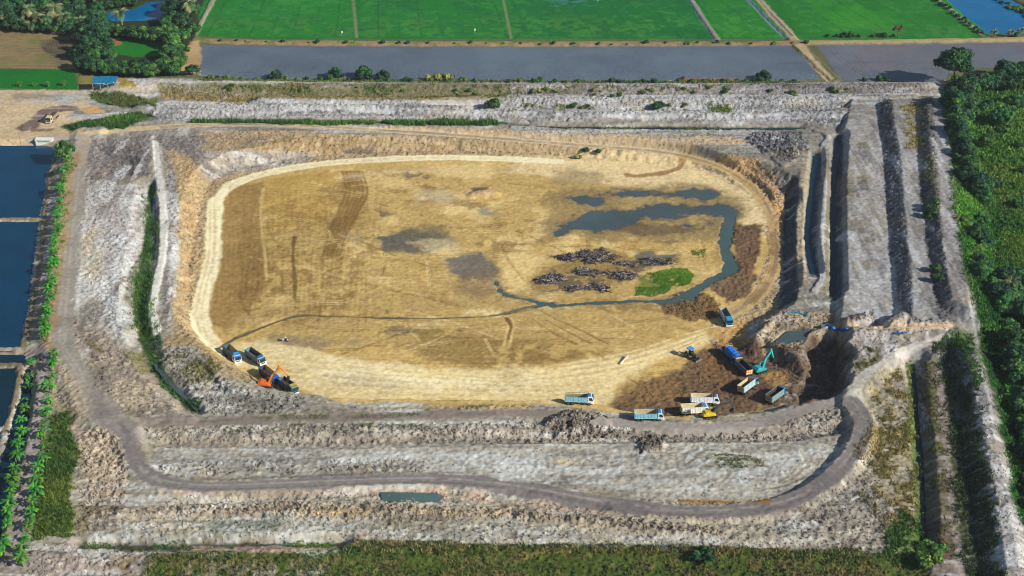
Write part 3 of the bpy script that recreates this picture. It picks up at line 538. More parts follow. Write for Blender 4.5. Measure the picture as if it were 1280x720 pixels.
# salt crust streaks on the near terraces
for p in ([(195,582),(240,578),(300,579),(330,575)], [(336,581),(420,577),(470,579)], [(230,566),(300,563),(380,566)], [(520,572),(600,569),(680,572)], [(560,584),(640,580),(760,590)], [(700,600),(800,612),(880,614)], [(860,610),(930,606),(990,596)], [(640,664),(720,668),(820,672),(900,676)], [(400,658),(460,660),(540,672)], [(120,672),(200,674),(300,672)], [(980,580),(1010,566),(1030,552)]):
    L(p, 1.1, (226,228,228), .8, 1.3, .9, ('AB',-.25,.3))
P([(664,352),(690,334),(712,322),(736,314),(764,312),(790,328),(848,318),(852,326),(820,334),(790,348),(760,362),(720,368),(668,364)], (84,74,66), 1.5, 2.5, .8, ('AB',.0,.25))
# crisp ledge lines and old machine arcs on the near terraces
for p in ([(190,561),(330,561.5),(480,559),(640,556)], [(640,556),(800,556),(960,554),(1040,546)], [(160,632),(300,627),(470,626)], [(640,634),(780,646),(900,657),(1010,663)], [(110,651),(300,649),(470,648)]):
    L(p, .5, (226,224,218), .3, .5, .8, ('AB',-.5,.3))
for k in range(10): L([(600+k*34,604-k*.6),(628+k*34,590-k),(668+k*34,582+((k*5)%7)),(700+k*32,568)], .45, (138,132,124) if k % 2 else (232,232,228), .35, .5, .8, ('A',-.3,.3))
for k in range(7): L([(1040-k*9,562+k*5),(1020-k*11,592+k*2.6),(980-k*16,610+k*.6),(930-k*18,616-k*.5)], .5, (134,126,114) if k % 2 else (228,224,210), .35, .4, .85, ('A',-.5,.3))
for k in range(14):
    u = 120+k*66; L([(u,640+k%3),(u+26,636),(u+60,639)], .5, (118,108,98), .4, .6, .7, ('A',-.2,.3))
# roads
L([(97,205),(92,250),(86,300),(82,350),(78,400),(80,435),(95,460),(108,490),(122,515),(150,530)], 3.6, LROAD, .7, 1.3, rough=.06, cls=2)
L([(40,176),(70,172),(104,172),(100,190),(97,206)], 2.8, (176,162,144), 1, .8, rough=.05, cls=2)
L(RB, 2.9, ROAD, .5, 1.1, rough=.06, cls=2); L([(150,530),(220,527),(320,524.5),(420,522),(520,519),(620,516.5),(692,516)], 2.1, (138,126,116), .6, 1.1, rough=.06, cls=2); L([(745,523),(800,531),(860,535),(930,532),(1000,514),(1046,500)], 2.2, (150,142,134), .7, .7, rough=.06, cls=2)
L([(122,500),(140,522),(164,545)], 4.5, (140,131,124), 1, 1, .8, rough=.05, cls=2)
for o in (-3.2,3.2):
    L([(u+o, v) for u, v in ((97,205),(92,250),(86,300),(82,350),(78,400),(80,435),(95,460),(108,490),(122,515))], .5, (172,162,150), .5, .4, .7, ('AB',-.3,.3))
for o in (-1.7,1.7): L([(u, v+o) for u, v in RB[2:]], .45, (158,150,142), .3, .3, .8, ('AB',-.3,.3)); L([(u, v+o*.6) for u, v in ((200,528),(320,524.5),(420,522),(520,519),(620,516.5))], .35, (98,90,84), .3, .3, .6, ('AB',-.3,.3))
for o in (-1.2,.6): L([(u, v+o+3) for u, v in RB[3:]], .5, (96,90,90), .4, .4, .6, ('AB',-.2,.3))
P([(996,594),(1024,592),(1012,606),(990,606)], (170,148,116), 1.5, 1.5, .6, ('AB',-.2,.3))
L([(850,626),(900,628),(960,626)], .7, (150,112,54), .4, .5)
L([(150,529),(160,545),(156,560)], 1, (110,104,102), .5, .6, .6)
# small verge weeds by the near road
for u, v in ((350,520),(400,519),(440,519),(545,513),(330,522),(380,531),(460,532),(520,533),(598,508),(345,536),(300,538)): P([(u-14,v-2),(u+14,v-3),(u+12,v+2),(u-14,v+3)], (92,98,52), .8, 1.2, .8, ('AB',-.2,.3))
# left banks and lanes
P([(80,196),(100,190),(92,240),(84,300),(76,350),(70,400),(64,436),(50,440),(56,400),(64,340),(70,280),(76,230)], (164,136,102), 1, 1, .9)
P([(48,440),(72,438),(66,480),(60,520),(50,570),(40,640),(26,720),(10,760),(-10,740),(12,660),(30,580),(42,510)], (146,134,126), .8, .8, .9); L([(58,440),(50,500),(42,560),(32,630),(18,710)], 1.4, (158,148,144), .6, .6, cls=5)
L([(-40,441),(20,440),(52,437)], 1.6, (158,146,134), .5, .4, cls=5)
P([(70,440),(96,470),(108,510),(94,560),(60,540),(64,490)], (176,160,138), 1.5, 2, .9, rough=.3)
P([(66,520),(84,512),(94,560),(92,620),(88,668),(46,670),(44,630),(56,570)], (76,94,36), 1.5, 2, .95, rough=.4); P([(60,600),(92,600),(90,668),(48,668)], (104,118,40), 1.5, 2, .8, ('AB',-.2,.3)); P([(64,500),(84,500),(80,540),(64,540)], (110,112,56), 1.5, 2, .7, ('AB',-.1,.3))
for p in ([(68,196),(62,230),(56,270),(51,320),(46,358),(40,385),(30,434)], [(24,457),(25,468),(18,500),(6,540)], [(-60,274),(20,273),(62,273)], [(-60,456),(20,455)]): L(p, 1.0, (128,116,92), .4, .5, cls=5)
# near green strip
P([(40,686),(130,680),(200,690),(200,720),(180,760),(0,780)], (162,150,142), 1.5, 2, rough=.4)
P([(190,692),(420,690),(450,676),(640,682),(860,684),(1000,688),(1090,690),(1160,700),(1180,800),(100,800),(180,720)], (74,88,38), 1.2, 2, rough=.4)
P([(230,700),(300,706),(380,712),(360,740),(220,740)], (160,148,128), 2, 2.5, .7, ('AB',-.1,.3)); P([(430,676),(640,684),(860,686),(1080,690),(1080,698),(860,694),(640,692),(430,688)], (150,132,60), 1.5, 2, .8, ('AB',-.1,.3))
P([(860,692),(1000,700),(1100,712),(1100,760),(860,740)], (104,80,58), 2, 2, .7, ('AB',0,.3)); P([(100,682),(430,679),(430,686),(100,690)], (60,62,40), .8, 1, .9); P([(240,684),(420,683),(420,690),(240,691)], (186,164,144), .8, .8, .9)
P([(1120,670),(1150,664),(1160,690),(1110,690)], (80,104,44), 1.5, 2, .9)
ST = [(904,260),(911,272),(908,290),(906,310),(913,330),(909,341),(890,350),(872,361),(858,370),(836,376),(800,376),(770,377),(730,379),(690,381),(660,374),(638,370),(624,362),(619,350)]
ws = [2.3,2.2,2.1,2.2,2.5,2.3,2.0,2.1,2.3,2.0,1.2,.9,.8,.7,.7,.6,.6,.5]
Q = smooth_pts([np.array((*W(u, v, -5), a)) for (u, v), a in zip(ST, ws)]); s_ = sl_box([q[:2] for q in Q], 12); d_, w_ = d_line([q[:2] for q in Q], s_, [q[2] for q in Q]); WST = np.zeros_like(WET); WST[s_] = sst(.6, -.6, d_-w_+.7*nA[s_]+.5*nB[s_]); put(s_, sst(2.0, -.5, d_-w_+.8*nA[s_])*.7, (112,98,72)); STQ = Q
P([(150,690),(1150,692),(1180,780),(60,790)], (112,98,62), 2, 4, .8, ('ABC',.0,.3)); P([(250,700),(420,700),(400,730),(240,740)], (150,138,118), 2, 3, .7, ('AB',-.05,.3))
# ------------------------------------------------------------------ roughness: clods and wheel-torn soil
Hs = H.copy()
H = np.where(WET > 0, H-WET*.34+WET*.16*(nB+.6*nA), H); H = np.where(WST > 0, np.minimum(H, -5+.1)-WST*.6, H)
rid = 1-2*np.abs(fbm(X, Y, 2.2, 3, 80)); 
fine = (xs > -240) & (xs < 230); fy = (ys > 315) & (ys < 705)
nG2 = fbm(X, Y, .75, 1, 97); H -= WET*.0; H += R*(.24*nA + .62*nF + .24*rid + .35*nG2)*(fy[:, None] & fine[None, :])
sxx = fbm(X*.16, Y, 2.6, 4, 120, rot=.05); syy = fbm(X, Y*.16, 2.6, 4, 140, rot=.05)
side = np.clip((np.abs(X-2)-(96+.16*(Y-400)))/14, 0, 1)*((Y > 405) & (Y < 640)); stk = sxx*(1-side)+syy*side
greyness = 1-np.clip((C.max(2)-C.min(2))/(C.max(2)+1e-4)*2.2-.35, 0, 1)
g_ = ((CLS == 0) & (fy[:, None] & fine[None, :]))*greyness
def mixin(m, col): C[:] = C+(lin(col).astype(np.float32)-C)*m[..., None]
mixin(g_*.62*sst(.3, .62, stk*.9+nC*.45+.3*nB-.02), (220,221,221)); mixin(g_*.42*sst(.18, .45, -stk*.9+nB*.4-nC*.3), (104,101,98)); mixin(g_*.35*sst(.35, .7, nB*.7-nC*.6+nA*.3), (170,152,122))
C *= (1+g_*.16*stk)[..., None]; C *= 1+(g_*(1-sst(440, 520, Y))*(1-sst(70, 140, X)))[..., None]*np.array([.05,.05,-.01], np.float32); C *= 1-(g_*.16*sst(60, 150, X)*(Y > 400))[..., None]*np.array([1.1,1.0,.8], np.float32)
nS = fbm(X, Y*2.6, 2.4, 3, 91); nG = fbm(X, Y, .8, 1, 95)
site_m = (fy[:, None] & fine[None, :]) & (CLS != 3) & (CLS != 4)
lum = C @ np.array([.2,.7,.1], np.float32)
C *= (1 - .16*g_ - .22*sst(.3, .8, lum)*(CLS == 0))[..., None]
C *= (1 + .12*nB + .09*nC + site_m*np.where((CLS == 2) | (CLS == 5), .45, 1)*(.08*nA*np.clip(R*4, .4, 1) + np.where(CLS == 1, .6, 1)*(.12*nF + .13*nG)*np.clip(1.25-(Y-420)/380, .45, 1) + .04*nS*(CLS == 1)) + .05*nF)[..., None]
C = np.clip(C, .004, .9)
# ------------------------------------------------------------------ split the one sheet by what it is
names = ['ground', 'pit_floor', 'dirt_road', 'rice_field', 'mud_field', 'path']
M_soil = principled('soil', (1,1,1), .95, .12, 0, .24, .9, .16, 'Col')
M_road = principled('packed_soil', (1,1,1), .95, .12, 0, .14, .7, .05, 'Col')
M_floor = principled('scraped_clay', (1,1,1), .95, .12, 0, .16, 1.1, .06, 'Col')
M_rice = principled('rice_leaf', (1,1,1), .8, .2, 0, .2, 1.4, .25, 'Col')
M_mud = principled('wet_mud', (1,1,1), .55, .4, 0, .12, .6, .05, 'Col')
idx = (np.arange(NY)[:, None]*NX+np.arange(NX)[None, :]).astype(np.int32)
quads = np.stack([idx[:-1,:-1], idx[:-1,1:], idx[1:,1:], idx[1:,:-1]], -1).reshape(-1, 4)
qc = CLS[:-1,:-1].ravel(); VV = np.stack([X, Y, H], -1).reshape(-1, 3); CC = C.reshape(-1, 3)
for k, nm in enumerate(names):
    q = quads[qc == k]
    if not len(q): continue
    used = np.unique(q); remap = np.zeros(len(VV), np.int32); remap[used] = np.arange(len(used), dtype=np.int32)
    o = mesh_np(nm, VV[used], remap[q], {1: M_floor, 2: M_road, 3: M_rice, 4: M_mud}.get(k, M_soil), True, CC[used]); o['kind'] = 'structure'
# ------------------------------------------------------------------ water
def water_mat(name, col, rough=.06):
    m = principled(name, lin(col), rough, .5, 0, .25, .05, .0)
    n = m.node_tree.nodes; l = m.node_tree.links; b = n['Principled BSDF']; b.inputs['IOR'].default_value = 1.33
    tc = n.new('ShaderNodeTexCoord'); no = n.new('ShaderNodeTexNoise'); no.inputs['Scale'].default_value = .6; no.inputs['Detail'].default_value = 3
    bp = n.new('ShaderNodeBump'); bp.inputs['Distance'].default_value = .02; bp.inputs['Strength'].default_value = .6
    l.new(tc.outputs['Object'], no.inputs['Vector']); l.new(no.outputs[0], bp.inputs['Height']); l.new(bp.outputs[0], b.inputs['Normal']); return m
M_pond = water_mat('pond_blue', (3,56,84)); M_ditch = water_mat('ditch_teal', (12,44,58)); M_pud = water_mat('puddle_grey', (72,86,88), .2); M_dark = water_mat('ditch_dark', (10,26,36), .1)
M_bright = water_mat('far_pond_blue', (0,100,150), .1); M_stream = water_mat('stream_green', (70,92,90))
def water(pts, z, mat, name, sm=False, depth=.25):
    if sm: pts = smooth_pts(list(pts)+[pts[0]], 5)[:-1]
    Q = [W(u, v, z) for u, v in pts]
    bm = bmesh.new(); vs_ = [bm.verts.new((x, y, z)) for x, y in Q]; f = bm.faces.new(vs_)
    if f.normal.z < 0: f.normal_flip()
    bmesh.ops.triangulate(bm, faces=[f]); me = bpy.data.meshes.new(name); bm.to_mesh(me); bm.free(); me.materials.append(mat)
    o = bpy.data.objects.new(name, me); COL.objects.link(o); o['kind'] = 'structure'; return o
water([(-80,182),(60,182),(84,192),(78,260),(70,330),(60,400),(52,440),(-80,440)], -1.5, M_pond, 'pond_water')
water([(-120,442),(44,444),(40,520),(26,580),(12,640),(-4,700),(-160,700)], -1.5, M_ditch, 'pond_water')
water([(1160,-12),(1236,-14),(1330,30),(1320,50),(1236,46),(1200,20)], -.9, M_bright, 'pond_water')
water([(132,31),(182,30),(212,24),(212,2),(184,2),(164,11),(134,13)], -.7, M_bright, 'pond_water')
water([(182,182),(188,180),(200,200),(194,206),(186,200)], -.9, M_pond, 'ditch_water')
def wstrip(pts, w_, z, mat, name):
    Q = smooth_pts([np.array(W(u, v, z)) for u, v in pts]); V = []; F = []
    for i, p in enumerate(Q):
        d = Q[min(i+1, len(Q)-1)]-Q[max(i-1, 0)]; d = d/np.linalg.norm(d); n_ = np.array([-d[1], d[0]])
        ww = w_*(.75+.5*random.random()); V += [(*(p+n_*ww), z), (*(p-n_*ww), z)]
        if i: F.append((2*i-2, 2*i-1, 2*i+1, 2*i))
    o = mesh_np(name, V, F, mat); o['kind'] = 'structure'; return o
wstrip([(1021,195),(1012,260),(1009,305),(1017,345)], 2.2, -1.9, M_ditch, 'ditch_water'); wstrip([(1045,178),(1041,230),(1040,290),(1040,350),(1039,374)], 1.6, -1.2, M_dark, 'ditch_water')
wstrip([(193,215),(195,250),(197,285),(195,320),(189,350),(183,385),(188,410)], .9, -.75, M_ditch, 'ditch_water'); wstrip([(194,455),(212,478),(232,496),(248,512)], .9, -1.2, M_pud, 'ditch_water')
wstrip([(1141,460),(1146,520),(1152,600),(1156,690)], .7, -1.35, M_dark, 'ditch_water'); wstrip([(640,158.5),(760,160.5),(900,161.5),(1000,161.5)], 1.0, -.4, M_ditch, 'ditch_water')
water([(475,615),(545,616),(554,620),(548,628),(478,627)], -.12, water_mat('green_pool', (78,104,100), .15), 'pool_water'); water([(962,432),(985,413),(1018,411),(1004,431)], -.6, M_pud, 'pool_water')
# puddles and the stream on the pit floor sit 4 cm above the wet soil
def lay(pts, mat, name, rise=.12):
    q = smooth_pts(list(pts)+[pts[0]], 5)[:-1]; z = max(hsample(*W(u, v, -5)) for u, v in pts); z = np.median([hsample(*W(u, v, -5)) for u, v in pts]); return water(q, float(z)+rise, mat, name)
PZ = -5
def wstrip2(Q, z):
    V = []; F = []
    for i, p in enumerate(Q):
        d = Q[min(i+1, len(Q)-1)][:2]-Q[max(i-1, 0)][:2]; d = d/np.linalg.norm(d); n_ = np.array([-d[1], d[0]])
        for sgn in (1,-1): V.append((*(p[:2]+sgn*n_*(p[2]+3)), z))
        if i: F.append((2*i-2, 2*i-1, 2*i+1, 2*i))
    o = mesh_np('stream_water', V, F, M_stream); o['kind'] = 'structure'
water([(660,228),(900,226),(935,248),(930,275),(890,292),(740,300),(670,304)], -5.22, M_pud, 'puddle_water')
wstrip2(STQ, -5.25)
# ------------------------------------------------------------------ plants
def hvec(x, y):
    i = np.clip(np.searchsorted(xs, x)-1, 0, NX-2); j = np.clip(np.searchsorted(ys, y)-1, 0, NY-2)
    a = (x-xs[i])/(xs[i+1]-xs[i]); b = (y-ys[j])/(ys[j+1]-ys[j])
    return (H[j,i]*(1-a)+H[j,i+1]*a)*(1-b)+(H[j+1,i]*(1-a)+H[j+1,i+1]*a)*b
M_leaf = principled('foliage', (1,1,1), .62, .25, 0, .15, .8, 0, 'Col', objrand=.22)
M_grass = principled('grass_blades', (1,1,1), .7, .2, 0, .1, .8, 0, 'Col')
M_bark = principled('bark', lin((104,88,70)), .9, .1, 0, .2, 3)
M_palmbark = principled('palm_bark', lin((150,140,122)), .9, .1, 0, .2, 3)
def quads_from(c, u, v):
    V = np.stack([c-u-v, c+u-v, c+u+v, c-u+v], 1).reshape(-1, 3); return V, np.arange(len(V), dtype=np.int32).reshape(-1, 4)
def unit(n, r):
    d = r.normal(size=(n,3)); return d/np.linalg.norm(d, axis=1, keepdims=True)
def crown_mesh(name, seed, rx, rz, z0, nc, nl, cr, leaf, cols, flat=0):
    """leaf sprays gathered in clumps through the crown, uneven outline"""
    r = np.random.default_rng(seed); base = np.array([lin(c) for c in cols]); Vs = []; Cs = []
    for k in range(nc):
        d = unit(1, r)[0]; d[2] = abs(d[2])*1.2-.35; q = r.uniform(.35, .95)
        c = np.array([d[0]*rx*q*r.uniform(.8,1.15), d[1]*rx*q*r.uniform(.8,1.15), z0+rz*(.5+.5*d[2]*q)])
        R0 = cr*r.uniform(.6, 1.25); n = int(nl*r.uniform(.7,1.2)); dd = unit(n, r)
        p = c + dd*R0*r.uniform(.45, 1.05, (n,1))*np.array([1,1,.75])
        nrm = dd+unit(n, r)*.7+np.array([0,0,.35]); nrm /= np.linalg.norm(nrm, axis=1, keepdims=True)
        u = np.cross(nrm, unit(n, r)); u /= np.linalg.norm(u, axis=1, keepdims=True); v = np.cross(nrm, u)
        s = leaf*r.uniform(.5, 1.2, (n,1)); V, _ = quads_from(p, u*s*.5, v*s*.34); Vs.append(V)
        col = base[r.integers(len(base))]*r.uniform(.7, 1.3); cc = np.clip(col*r.uniform(.75, 1.3, (n,1)), .003, 1); Cs.append(np.repeat(cc, 4, 0))
    V = np.concatenate(Vs); V[:,2] = np.maximum(V[:,2], .05); return mesh_np(name, V, np.arange(len(V)).reshape(-1,4), M_leaf, False, np.concatenate(Cs), link=False)
def tube_bm(bm, pts, rads, n=6):
    rings = []
    for i, p in enumerate(pts):
        p = Vector(p); d = (Vector(pts[min(i+1, len(pts)-1)])-Vector(pts[max(i-1,0)])).normalized()
        a = d.orthogonal().normalized(); b = d.cross(a)
        rings.append([bm.verts.new(p+(a*math.cos(2*PI*k/n)+b*math.sin(2*PI*k/n))*rads[i]) for k in range(n)])
    for i in range(len(rings)-1):
        for k in range(n): bm.faces.new((rings[i][k], rings[i][(k+1)%n], rings[i+1][(k+1)%n], rings[i+1][k]))
    bm.faces.new(rings[0][::-1]); bm.faces.new(rings[-1])
def bm_mesh(name, bm, mat, smooth=False):
    me = bpy.data.meshes.new(name); bmesh.ops.recalc_face_normals(bm, faces=bm.faces); bm.to_mesh(me); bm.free(); me.materials.append(mat)
    if smooth: me.polygons.foreach_set('use_smooth', [True]*len(me.polygons))
    return me
def trunk_mesh(seed, h, r0, limbs=4):
    r = random.Random(seed); bm = bmesh.new(); top = (r.uniform(-.3,.3), r.uniform(-.3,.3), h)
    tube_bm(bm, [(0,0,-.5), (r.uniform(-.1,.1),0,h*.4), top], [r0*1.25, r0, r0*.6])
    for k in range(limbs):
        a = 2*PI*k/limbs+r.random(); s = h*r.uniform(.45,.8)
        tube_bm(bm, [(0,0,s), (math.cos(a)*h*.25, math.sin(a)*h*.25, s+h*.25), (math.cos(a)*h*.4, math.sin(a)*h*.4, s+h*.5)], [r0*.5, r0*.35, r0*.12], 5)
    return bm_mesh('trunk', bm, M_bark)
DK = [(36,78,48),(28,66,46),(54,94,42),(42,84,42)]; MD = [(62,108,46),(46,92,48),(84,124,50),(38,80,44)]; LT = [(96,138,52),(74,122,48),(114,144,62)]; YL = [(150,150,84),(120,126,60),(96,110,48)]
tree_v = [(crown_mesh('crown', 100+i, 4.4, 7.0, .5, 32, 190, 1.6, .66, DK if i % 2 else DK+MD[:1]), trunk_mesh(i, 5, .25)) for i in range(5)]
green_v = [(crown_mesh('crown', 140+i, 4.0, 6.2, .4, 27, 180, 1.5, .62, MD), trunk_mesh(20+i, 4.4, .2)) for i in range(4)]
shrub_v = [(crown_mesh('foliage', 200+i, 1.7, 2.0, .1, 12, 110, .8, .42, [DK, MD, MD, LT][i]), trunk_mesh(40+i, 1.4, .07, 3)) for i in range(4)]
dry_v = [(crown_mesh('foliage', 230+i, 1.9, 1.7, .1, 10, 60, .8, .45, YL), trunk_mesh(50+i, 1.2, .06, 3)) for i in range(2)]
def child(name, me, par, mat=None):
    o = bpy.data.objects.new(name, me); COL.objects.link(o); o.parent = par; return o
def plant(name, var, u, v, s, label, cat, group=None, sz=None, low='crown', xyz=None):
    x, y, z = xyz if xyz is not None else T(u, v)
    o = empty(name, (x, y, z-.1), random.random()*6.28, label, cat, group); o.scale = (s, s, sz or s)
    child(low, var[0], o); child('trunk' if low == 'crown' else 'stem', var[1], o); return o
# coconut palm: leaning ringed trunk, a head of drooping feather leaves
def palm_meshes(seed, h, nf, fl, dry=.2):
    r = random.Random(seed); bm = bmesh.new(); lx = r.uniform(-1.2,1.2); ly = r.uniform(-1,1)
    tube_bm(bm, [(0,0,-.5),(lx*.25,ly*.25,h*.35),(lx*.6,ly*.6,h*.7),(lx,ly,h)], [.28,.2,.17,.16], 7); tr = bm_mesh('trunk', bm, M_palmbark)
    Vs = []; Cs = []; base = [np.array(lin(c)) for c in ((70,100,60),(92,116,70),(128,132,92),(166,154,104))]
    for k in range(nf):
        a = 2*PI*k/nf*1.0+r.uniform(-.25,.25); el = r.uniform(-.25,1.2); L_ = fl*r.uniform(.8,1.1); pts = []
        p = np.array([lx,ly,h]); e = el
        for i in range(9):
            pts.append(p.copy()); p = p+np.array([math.cos(a)*math.cos(e), math.sin(a)*math.cos(e), math.sin(e)])*L_/8; e -= .20
        col = base[3] if (el < 0 and r.random() < dry*2) else base[r.randrange(3)]; side = np.array([-math.sin(a), math.cos(a), 0])
        for i in range(8):
            w_ = fl*.24*math.sin(PI*min(.97,(i+.9)/8.6))
            for sg in (1,-1):
                for q in (.15,.65):
                    c = pts[i]+(pts[i+1]-pts[i])*q; dr = side*sg*w_+(pts[i+1]-pts[i])*.7+np.array([0,0,-w_*.75]); t = (pts[i+1]-pts[i])*.22
                    Vs += [c-t, c+t, c+dr+t*.3, c+dr-t*.3]; Cs += [col*r.uniform(.8,1.25)]*4
    V = np.array(Vs); return mesh_np('crown', V, np.arange(len(V)).reshape(-1,4), M_leaf, False, np.array(Cs), link=False), tr
palm_v = [palm_meshes(300+i, h, 24, 4.8) for i, h in enumerate((6.6, 5.6, 8))]
# banana plant: short sheathed stem and broad arching leaves
M_bstem = principled('banana_stem', lin((122,124,66)), .7, .3, 0, .25, 4)
def banana_meshes(seed):
    r = random.Random(seed); bm = bmesh.new(); Vs = []; Cs = []
    stems = [(0,0,2.3)]+[(r.uniform(-.9,.9), r.uniform(-.9,.9), r.uniform(1.0,1.9)) for _ in range(2)]
    for sx, sy, h in stems:
        tube_bm(bm, [(sx,sy,-.3),(sx,sy,h*.5),(sx,sy,h)], [.17,.14,.09], 6)
        for k in range(8 if h > 2 else 6):
            a = 2*PI*k/7+r.uniform(-.4,.4); e = r.uniform(.35,1.25); L_ = r.uniform(1.7,2.5)*(h/2.3)**.5; p = np.array([sx,sy,h]); pts = []
            for i in range(7): pts.append(p.copy()); p = p+np.array([math.cos(a)*math.cos(e), math.sin(a)*math.cos(e), math.sin(e)])*L_/6; e -= .32
            side = np.array([-math.sin(a), math.cos(a), 0]); col = np.array(lin([(62,128,34),(46,108,36),(88,146,40),(52,116,44),(160,140,60)][r.randrange(4)]))
            for i in range(1,6):
                w0 = .36*math.sin(PI*(i-.2)/6); w1 = .36*math.sin(PI*min((i+.8)/6,1)); dn = np.array([0,0,-.12])
                for sg in (1,-1):
                    Vs += [pts[i], pts[i+1], pts[i+1]+side*sg*w1+dn, pts[i]+side*sg*w0+dn]; Cs += [col*r.uniform(.85,1.2)]*4
    V = np.array(Vs); return mesh_np('leaves', V, np.arange(len(V)).reshape(-1,4), M_leaf, False, np.array(Cs), link=False), bm_mesh('stem', bm, M_bstem)
ban_v = [banana_meshes(400+i) for i in range(5)]
def banana(u, v, s, label, group):
    x, y, z = T(u, v); o = empty('banana_plant', (x,y,z-.1), random.random()*6.28, label, 'banana plant', group); o.scale = (s,s,s)
    me = random.choice(ban_v); child('leaves', me[0], o); child('stem', me[1], o)
def along(pts, n, jit=2.0):
    Q = [np.array(p, float) for p in pts]; L_ = [0]
    for a, b in zip(Q, Q[1:]): L_.append(L_[-1]+np.linalg.norm(b-a))
    out = []
    for k in range(n):
        t = (k+.5)/n*L_[-1]; i = max(j for j in range(len(Q)-1) if L_[j] <= t); f = (t-L_[i])/(L_[i+1]-L_[i]); p = Q[i]+(Q[i+1]-Q[i])*f
        out.append((p[0]+random.uniform(-jit,jit), p[1]+random.uniform(-jit,jit)))
    return out
for u, v in along([(86,196),(80,225),(75,255),(71,285),(68,315),(64,350),(60,385),(54,425)], 42, 2.5): banana(u, v, random.uniform(.8,1.3), 'leafy young banana plant in the row along the pond edge above the cross path', 'banana plants beside the upper left road')
for u, v in along([(42,452),(37,478),(32,512),(29,545),(22,585),(15,622),(11,655),(7,700)], 17, 2.0): banana(u, v, random.uniform(.8,1.5), 'tall banana plant in the row on the pond side of the narrow lane', 'banana plants on the pond side of the lane')
for u, v in along([(70,440),(68,466),(63,492),(60,520),(56,552),(50,592),(42,632),(35,668),(24,712)], 19, 2.0): banana(u, v, random.uniform(.75,1.45), 'tall banana plant in the row between the narrow lane and the grassy bank', 'banana plants on the bank side of the lane')
for u, v in ((25,108),(44,108),(60,108),(80,107)): banana(u, v, .8, 'small yellowish banana plant on the near edge of the small green field', 'banana plants by the small green field')
for u in range(17): pass
# ---- top left grove
LG = 'dense dark green tree in the grove at the top left'; GG = 'trees of the top left grove'
grove = [(4,34,.9),(16,36,1),(30,37,.8),(46,38,.8),(60,38,.8),(74,39,.8),(88,40,.9),(10,24,1.1),(28,24,1),(48,26,1),(66,25,1),(86,28,1),(8,12,1),(24,12,1),(42,12,1),(60,12,1),(78,14,1),(96,18,1.1),(14,0,1),(36,0,1),(56,0,1),(76,0,1),(96,2,1),(114,4,1),
 (122,10,1),(108,30,1.1),(120,24,1.1),(130,38,1),(118,42,1.2),(106,50,1.1),(122,54,1.2),(112,64,1.1),(100,72,1),(118,74,1.2),(104,86,1.0),(118,88,1.1),(132,62,.9),(134,74,.9),
 (136,10,.8),(150,8,.8),(164,6,.8),(176,0,.9),(214,14,.9),(168,-6,.9),(186,-8,1),(226,8,1),(236,20,1),(216,18,1),(228,32,1.1),(240,42,.8),(214,30,1)]
for u, v, s in grove: plant('broadleaf_tree', random.choice(tree_v), u, v+2, s*random.uniform(1.0,1.3), LG, 'tree', GG)
ring = [(152,46,.8),(168,48,1),(182,50,1.0),(198,52,1.05),(212,44,1),(216,58,1.1),(222,70,1.1),(212,72,1),(226,52,1),(224,84,1),(210,88,1),(150,42,.7)]
for u, v, s in ring: plant('broadleaf_tree', random.choice(green_v), u, v+2, s*1.22, 'rounded green tree standing around the small walled green plot', 'tree', 'trees ringing the small green plot')
for i, (u, v) in enumerate(along([(128,92),(160,93),(190,94),(222,94)], 15, 1.5)): plant('hedge_tree', random.choice(green_v+tree_v[:2]), u, v, random.uniform(.95,1.2), 'bushy tree in the tall hedge row behind the blue roofed shed', 'tree', 'tall hedge row trees behind the shed')
plant('broadleaf_tree', tree_v[2], 241, 94, .8, 'lone rounded bush tree between the bare tan corner and the mud field', 'tree')
for u, v, s in ((10,38,.9),(27,39,.85),(42,41,.8),(60,39,.95),(82,39,1.0),(52,34,1.0),(100,40,.85),(34,33,1.0),(72,33,1.1)): plant('coconut_palm', random.choice(palm_v), u, v, s*1.15, 'coconut palm with drooping fronds in the top left grove', 'palm tree', 'coconut palms of the top left grove')
plant('coconut_palm', palm_v[1], 153, 31, 1.15, 'pale coconut palm standing against the blue pool between the trees', 'palm tree')
plant('coconut_palm', palm_v[2], 234, 26, 1.2, 'tall coconut palm with bare trunk beside the dyke of the green field', 'palm tree')
# ---- bushes on the bank of the grey mud field
big = [(345,99,1.9,'dark round bush on the mud field bank, leftmost of the large ones'),(418,98,2.5,'wide dark bush cluster on the mud field bank, left of the tallest bush'),(456,98,2.6,'tallest dark bush on the mud field bank'),(478,98,1.9,'dark bush just right of the tallest bush on the mud field bank'),(953,100,2.2,'lone dark round bush on the mud field bank near the cross dyke')]
for u, v, s, lb in big: plant('bush', shrub_v[0], u, v, s, lb, 'bush', low='foliage')
for u, s in ((538,1.4),(546,1.7),(556,1.7),(563,1.4)): plant('dry_bush', random.choice(dry_v), u, 100, s, 'straw coloured tall bush on the mud field bank', 'bush', 'straw coloured bushes on the bank', low='foliage')
for u, v in along([(252,98),(330,99),(400,100),(520,101),(640,102),(760,103),(860,103),(1000,102)], 52, 1.0): plant('bush', random.choice(shrub_v), u+random.uniform(-5,5), v, random.uniform(.35,1.05), 'small green bush on the near bank of the grey mud field', 'bush', 'small bushes on the near mud field bank', low='foliage')
for u, v in along([(258,51),(330,53),(500,54),(640,55),(800,55),(960,54),(1020,54)], 34, 1.0): plant('bush', random.choice(shrub_v), u+random.uniform(-9,9), v, random.uniform(.3,.85), 'scattered low bush on the brown bank between green and mud fields', 'bush', 'low bushes on the brown field bank', low='foliage')
